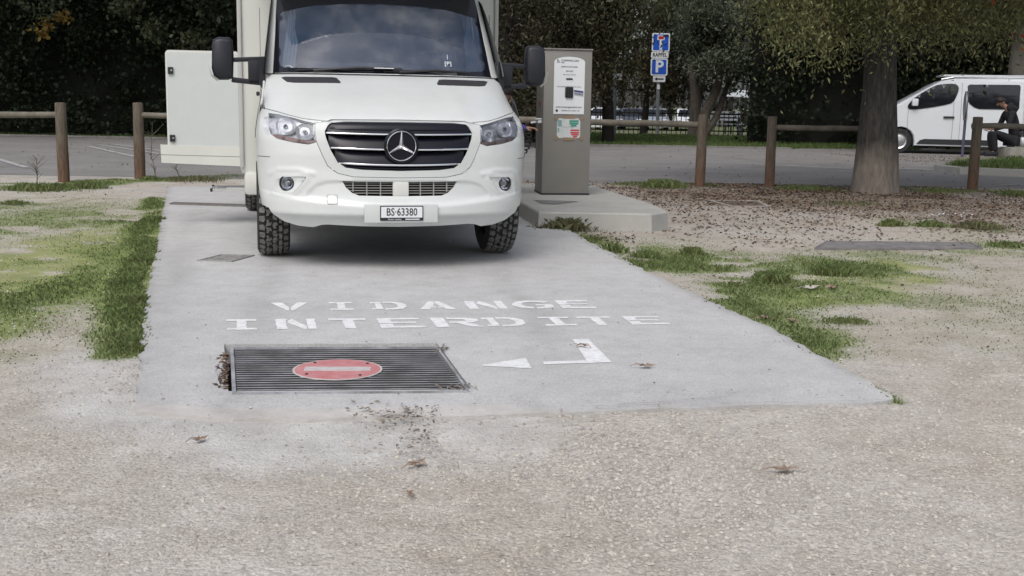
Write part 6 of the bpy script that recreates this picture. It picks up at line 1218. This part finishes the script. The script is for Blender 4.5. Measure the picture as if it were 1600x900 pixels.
def person(loc_, label, pelvis, spine, chest, neck, head, face, arms, legs, top, trousers, shoes, rz=0, glasses=False):
    e = empty('person', loc_, rz=rz, label=label, cat='person'); J = {}; E_ = []
    J['pelvis'] = (pelvis, (.14, .11)); J['spine'] = (spine, (.13, .10)); J['chest'] = (chest, (.15, .105)); J['neck'] = (neck, .055)
    hd = Vector(head); fc = Vector(face).normalized(); up = (hd - Vector(neck)).normalized(); J['jaw'] = (tuple(hd - up * .055 + fc * .03), .062); J['head'] = (tuple(hd + up * .02), (.082, .092)); J['crown'] = (tuple(hd + up * .085 - fc * .01), .062)
    E_ += [('pelvis', 'spine'), ('spine', 'chest'), ('chest', 'neck'), ('neck', 'jaw'), ('jaw', 'head'), ('head', 'crown')]
    for k, (sh, el, wr, d, sd_) in enumerate(arms):
        t = 'LR'[k]; J['shoulder' + t] = (sh, .06); J['elbow' + t] = (el, .042); J['wrist' + t] = (wr, .026); E_ += [('chest', 'shoulder' + t), ('shoulder' + t, 'elbow' + t), ('elbow' + t, 'wrist' + t)]; fingers(J, E_, t, wr, d, sd_)
    for k, (hp_, kn, an, to) in enumerate(legs):
        t = 'LR'[k]; J['hip' + t] = (hp_, .09); J['knee' + t] = (kn, .058); J['ankle' + t] = (an, .04); J['toe' + t] = (to, .03); E_ += [('pelvis', 'hip' + t), ('hip' + t, 'knee' + t), ('knee' + t, 'ankle' + t), ('ankle' + t, 'toe' + t)]
    body = skinmesh('body', J, E_, M['skin'], e)
    # clothing follows the same joints, a little fuller
    f = lambda r, k_: tuple(x * k_ + .012 for x in r) if hasattr(r, '__len__') else r * k_ + .014
    Jt = {k: (J[k][0], f(J[k][1], 1.12)) for k in ('pelvis', 'spine', 'chest')}; nk = Vector(chest).lerp(Vector(neck), .75); Jt['collar'] = (tuple(nk), .085); Et = [('pelvis', 'spine'), ('spine', 'chest'), ('chest', 'collar')]
    for t in 'LR'[:len(arms)]:
        for k in ('shoulder', 'elbow'): Jt[k + t] = (J[k + t][0], f(J[k + t][1], 1.1))
        Jt['cuff' + t] = (tuple(Vector(J['elbow' + t][0]).lerp(Vector(J['wrist' + t][0]), 1.12)), .045); Et += [('chest', 'shoulder' + t), ('shoulder' + t, 'elbow' + t), ('elbow' + t, 'cuff' + t)]
    skinmesh('jacket', Jt, Et, top, e)
    Jl = {'pelvis': (pelvis, (.155, .125))}; El = []
    for t in 'LR':
        Jl['hip' + t] = (J['hip' + t][0], .108); Jl['knee' + t] = (J['knee' + t][0], .076); Jl['hem' + t] = (tuple(Vector(J['knee' + t][0]).lerp(Vector(J['ankle' + t][0]), 1.03)), .064); El += [('pelvis', 'hip' + t), ('hip' + t, 'knee' + t), ('knee' + t, 'hem' + t)]
    skinmesh('trousers', Jl, El, trousers, e)
    for t in 'LR':
        a, b = Vector(J['ankle' + t][0]), Vector(J['toe' + t][0]); c = (a + b) / 2; mb = MB(); ang = math.atan2((b - a).y, (b - a).x); mb.box((c.x, c.y, .055), (.31, .115, .11), bev=.035, rz=ang); mb.obj('shoe', shoes, e, True)
    # hair cap, ears, nose, eyes
    R_ = Matrix((fc.cross(up).normalized(), fc, up)).transposed(); mb = MB(); pr = []
    for i in range(9): a = pi / 2 * i / 8 * 1.15; pr.append((.098 * sin(a + .001), .112 * cos(a)))
    mb.lathe(pr, 20, M=R_ @ Matrix.Rotation(-.35, 3, 'X').inverted()); mb.obj('hair', M['hair'], e, True, loc=tuple(hd + up * .03 - fc * .018))
    sdv = fc.cross(up).normalized()
    for s_ in (-1, 1):
        mb = MB(); mb.lathe([(0, .02), (.014, .012), (.018, -.005), (.010, -.025), (0, -.028)], 10); mb.obj('ear', M['skin'], e, True, loc=tuple(hd + sdv * s_ * .083 - fc * .005)); mb = MB(); mb.lathe([(0, .009), (.009, 0), (0, -.009)], 8); mb.obj('eye', M['ink'], e, True, loc=tuple(hd + sdv * s_ * .032 + fc * .088 + up * .012))
    mb = MB(); a = hd + fc * .085 + up * .02; b = hd + fc * .118 - up * .022; mb.tube([a, b, b - fc * .02 - up * .006], [.008, .014, .012], 8); mb.obj('nose', M['skin'], e, True)
    mb = MB(); a = hd + fc * .095 - up * .048; mb.tube([a - sdv * .022, a + fc * .004, a + sdv * .022], [.003, .005, .003], 6); mb.obj('mouth', pm('lip', (.25, .09, .07), .5), e)
    if glasses:
        g0 = hd + fc * .075 + up * .085; mb = MB()
        for s_ in (-1, 1): mb.tube([g0 + sdv * s_ * .055 + up * .01, g0 + sdv * s_ * .012 + up * .012], .016, 8); mb.tube([g0 + sdv * s_ * .07, hd + sdv * s_ * .085 + up * .02], .004, 5)
        mb.obj('sunglasses', M['black'], e, True)
    return e
px0, py0 = gp(1546, 244, .1)
person((px0, py0, .10), 'person in black hoodie and trousers crouching on a low stone, head bowed', (.50, 0, .36), (.52, 0, .6), (.43, 0, .86), (.27, 0, 1.1), (.15, -.03, 1.2), (-.86, -.12, -.5),
       [((.36, -.19, .98), (.28, -.24, .70), (.02, -.12, .60), (-1, .1, -.1), (0, 1, 0)), ((.36, .19, .98), (.28, .24, .70), (.02, .1, .60), (-1, -.1, -.1), (0, 1, 0))],
       [((.45, -.11, .36), (.0, -.15, .54), (.06, -.13, .1), (-.13, -.15, .05)), ((.45, .11, .36), (.02, .16, .52), (.1, .15, .1), (-.09, .17, .05))], M['cloth'], M['cloth'], M['ink'], glasses=True)
mb = MB(); mb.tube([(.5, 0, 1.0), (.36, 0, 1.08), (.28, .0, 1.04)], [.09, .12, .08], 12); bpy.data.objects['person'].scale = (1.09, 1.09, 1.09); hd_ = mb.obj('hood', M['cloth'], bpy.data.objects['person'], True, sharp=80)
mb = MB(); mb.box((-.12, 0, .615), (.15, .075, .012), bev=.004, M=Matrix.Rotation(.3, 3, 'Y')); tag(mb.obj('phone', M['ink'], loc=(px0, py0, .10)), 'dark phone held in the hands of the crouching person', 'phone')
mb = MB(); mb.box((0, 0, .15), (.55, .55, .36), bev=.06); tag(mb.obj('seat_stone', pm('pale_boulder', (.26, .25, .22), .9, var=.2, vs=4, bump=.6, bs=12), None, True, loc=(px0 + .58, py0, 0), rot=(0, 0, .2)), 'low pale stone the crouching person sits on', 'boulder')
hp2 = at(829, 201, 13.18); hd2 = at(793, 146, 13.3); bx0 = -.52
L2 = lambda p: (p[0] - bx0, p[1] - 13.4, p[2] - .17)
wr = (L2(hp2)[0] - .075, L2(hp2)[1], L2(hp2)[2]); H2 = L2(hd2); H2 = (H2[0], H2[1], H2[2])
person((bx0, 13.4, .17 - .154), 'person in dark jacket bending beside the service pillar, mostly hidden by the camper', (0, 0, .90), (.06, 0, 1.03), (.2, 0, 1.17), (.36, 0, 1.24), (H2[0] - .05, 0.0, H2[2] + .13), (.9, -.15, -.4),
       [((.20, -.19, 1.18), (.30, -.22, .92), (wr[0], wr[1], wr[2] + .154), (1, 0, .1), (0, 1, 0)), ((.20, .19, 1.18), (.26, .22, .92), (.42, .12, .82), (1, 0, .1), (0, 1, 0))],
       [((0, -.1, .88), (.04, -.11, .5), (-.02, -.11, .09), (.12, -.12, .05)), ((0, .1, .88), (.02, .11, .5), (-.04, .11, .09), (.1, .12, .05))], M['bluecloth'], M['cloth'], M['ink'])
# coiled cable and plug in the hand
pts = []; a0 = at(826, 204, 13.15); a1 = at(803, 252, 13.05)
for i in range(150):
    t = i / 149; a = t * 2 * pi * 8; r_ = .035 + .025 * sin(pi * t); b = (a0[0] + (a1[0] - a0[0]) * t + .03 * sin(3 * t), 13.12, a0[2] + (a1[2] - a0[2]) * t - .02 * sin(pi * t)); pts.append((b[0] + r_ * cos(a), b[1] + r_ * .6 * sin(a), b[2] + .03 * sin(a)))
pts += [(a1[0] - .1, 13.0, a1[2] - .12), (a1[0] - .35, 12.9, .5)]
mb = MB(); mb.tube(pts, .008, 6); tag(mb.obj('coiled_cable', M['ink'], None, True), 'black coiled cable hanging from the hand at the service pillar', 'cable')
p_ = at(836, 190.5, 13.2); mb = MB(); mb.box((0, 0, 0), (.10, .03, .022), bev=.006); tag(mb.obj('white_card', M['plate'], loc=p_, rot=(0, -.2, 0)), 'small white card held at the side of the service pillar', 'card')
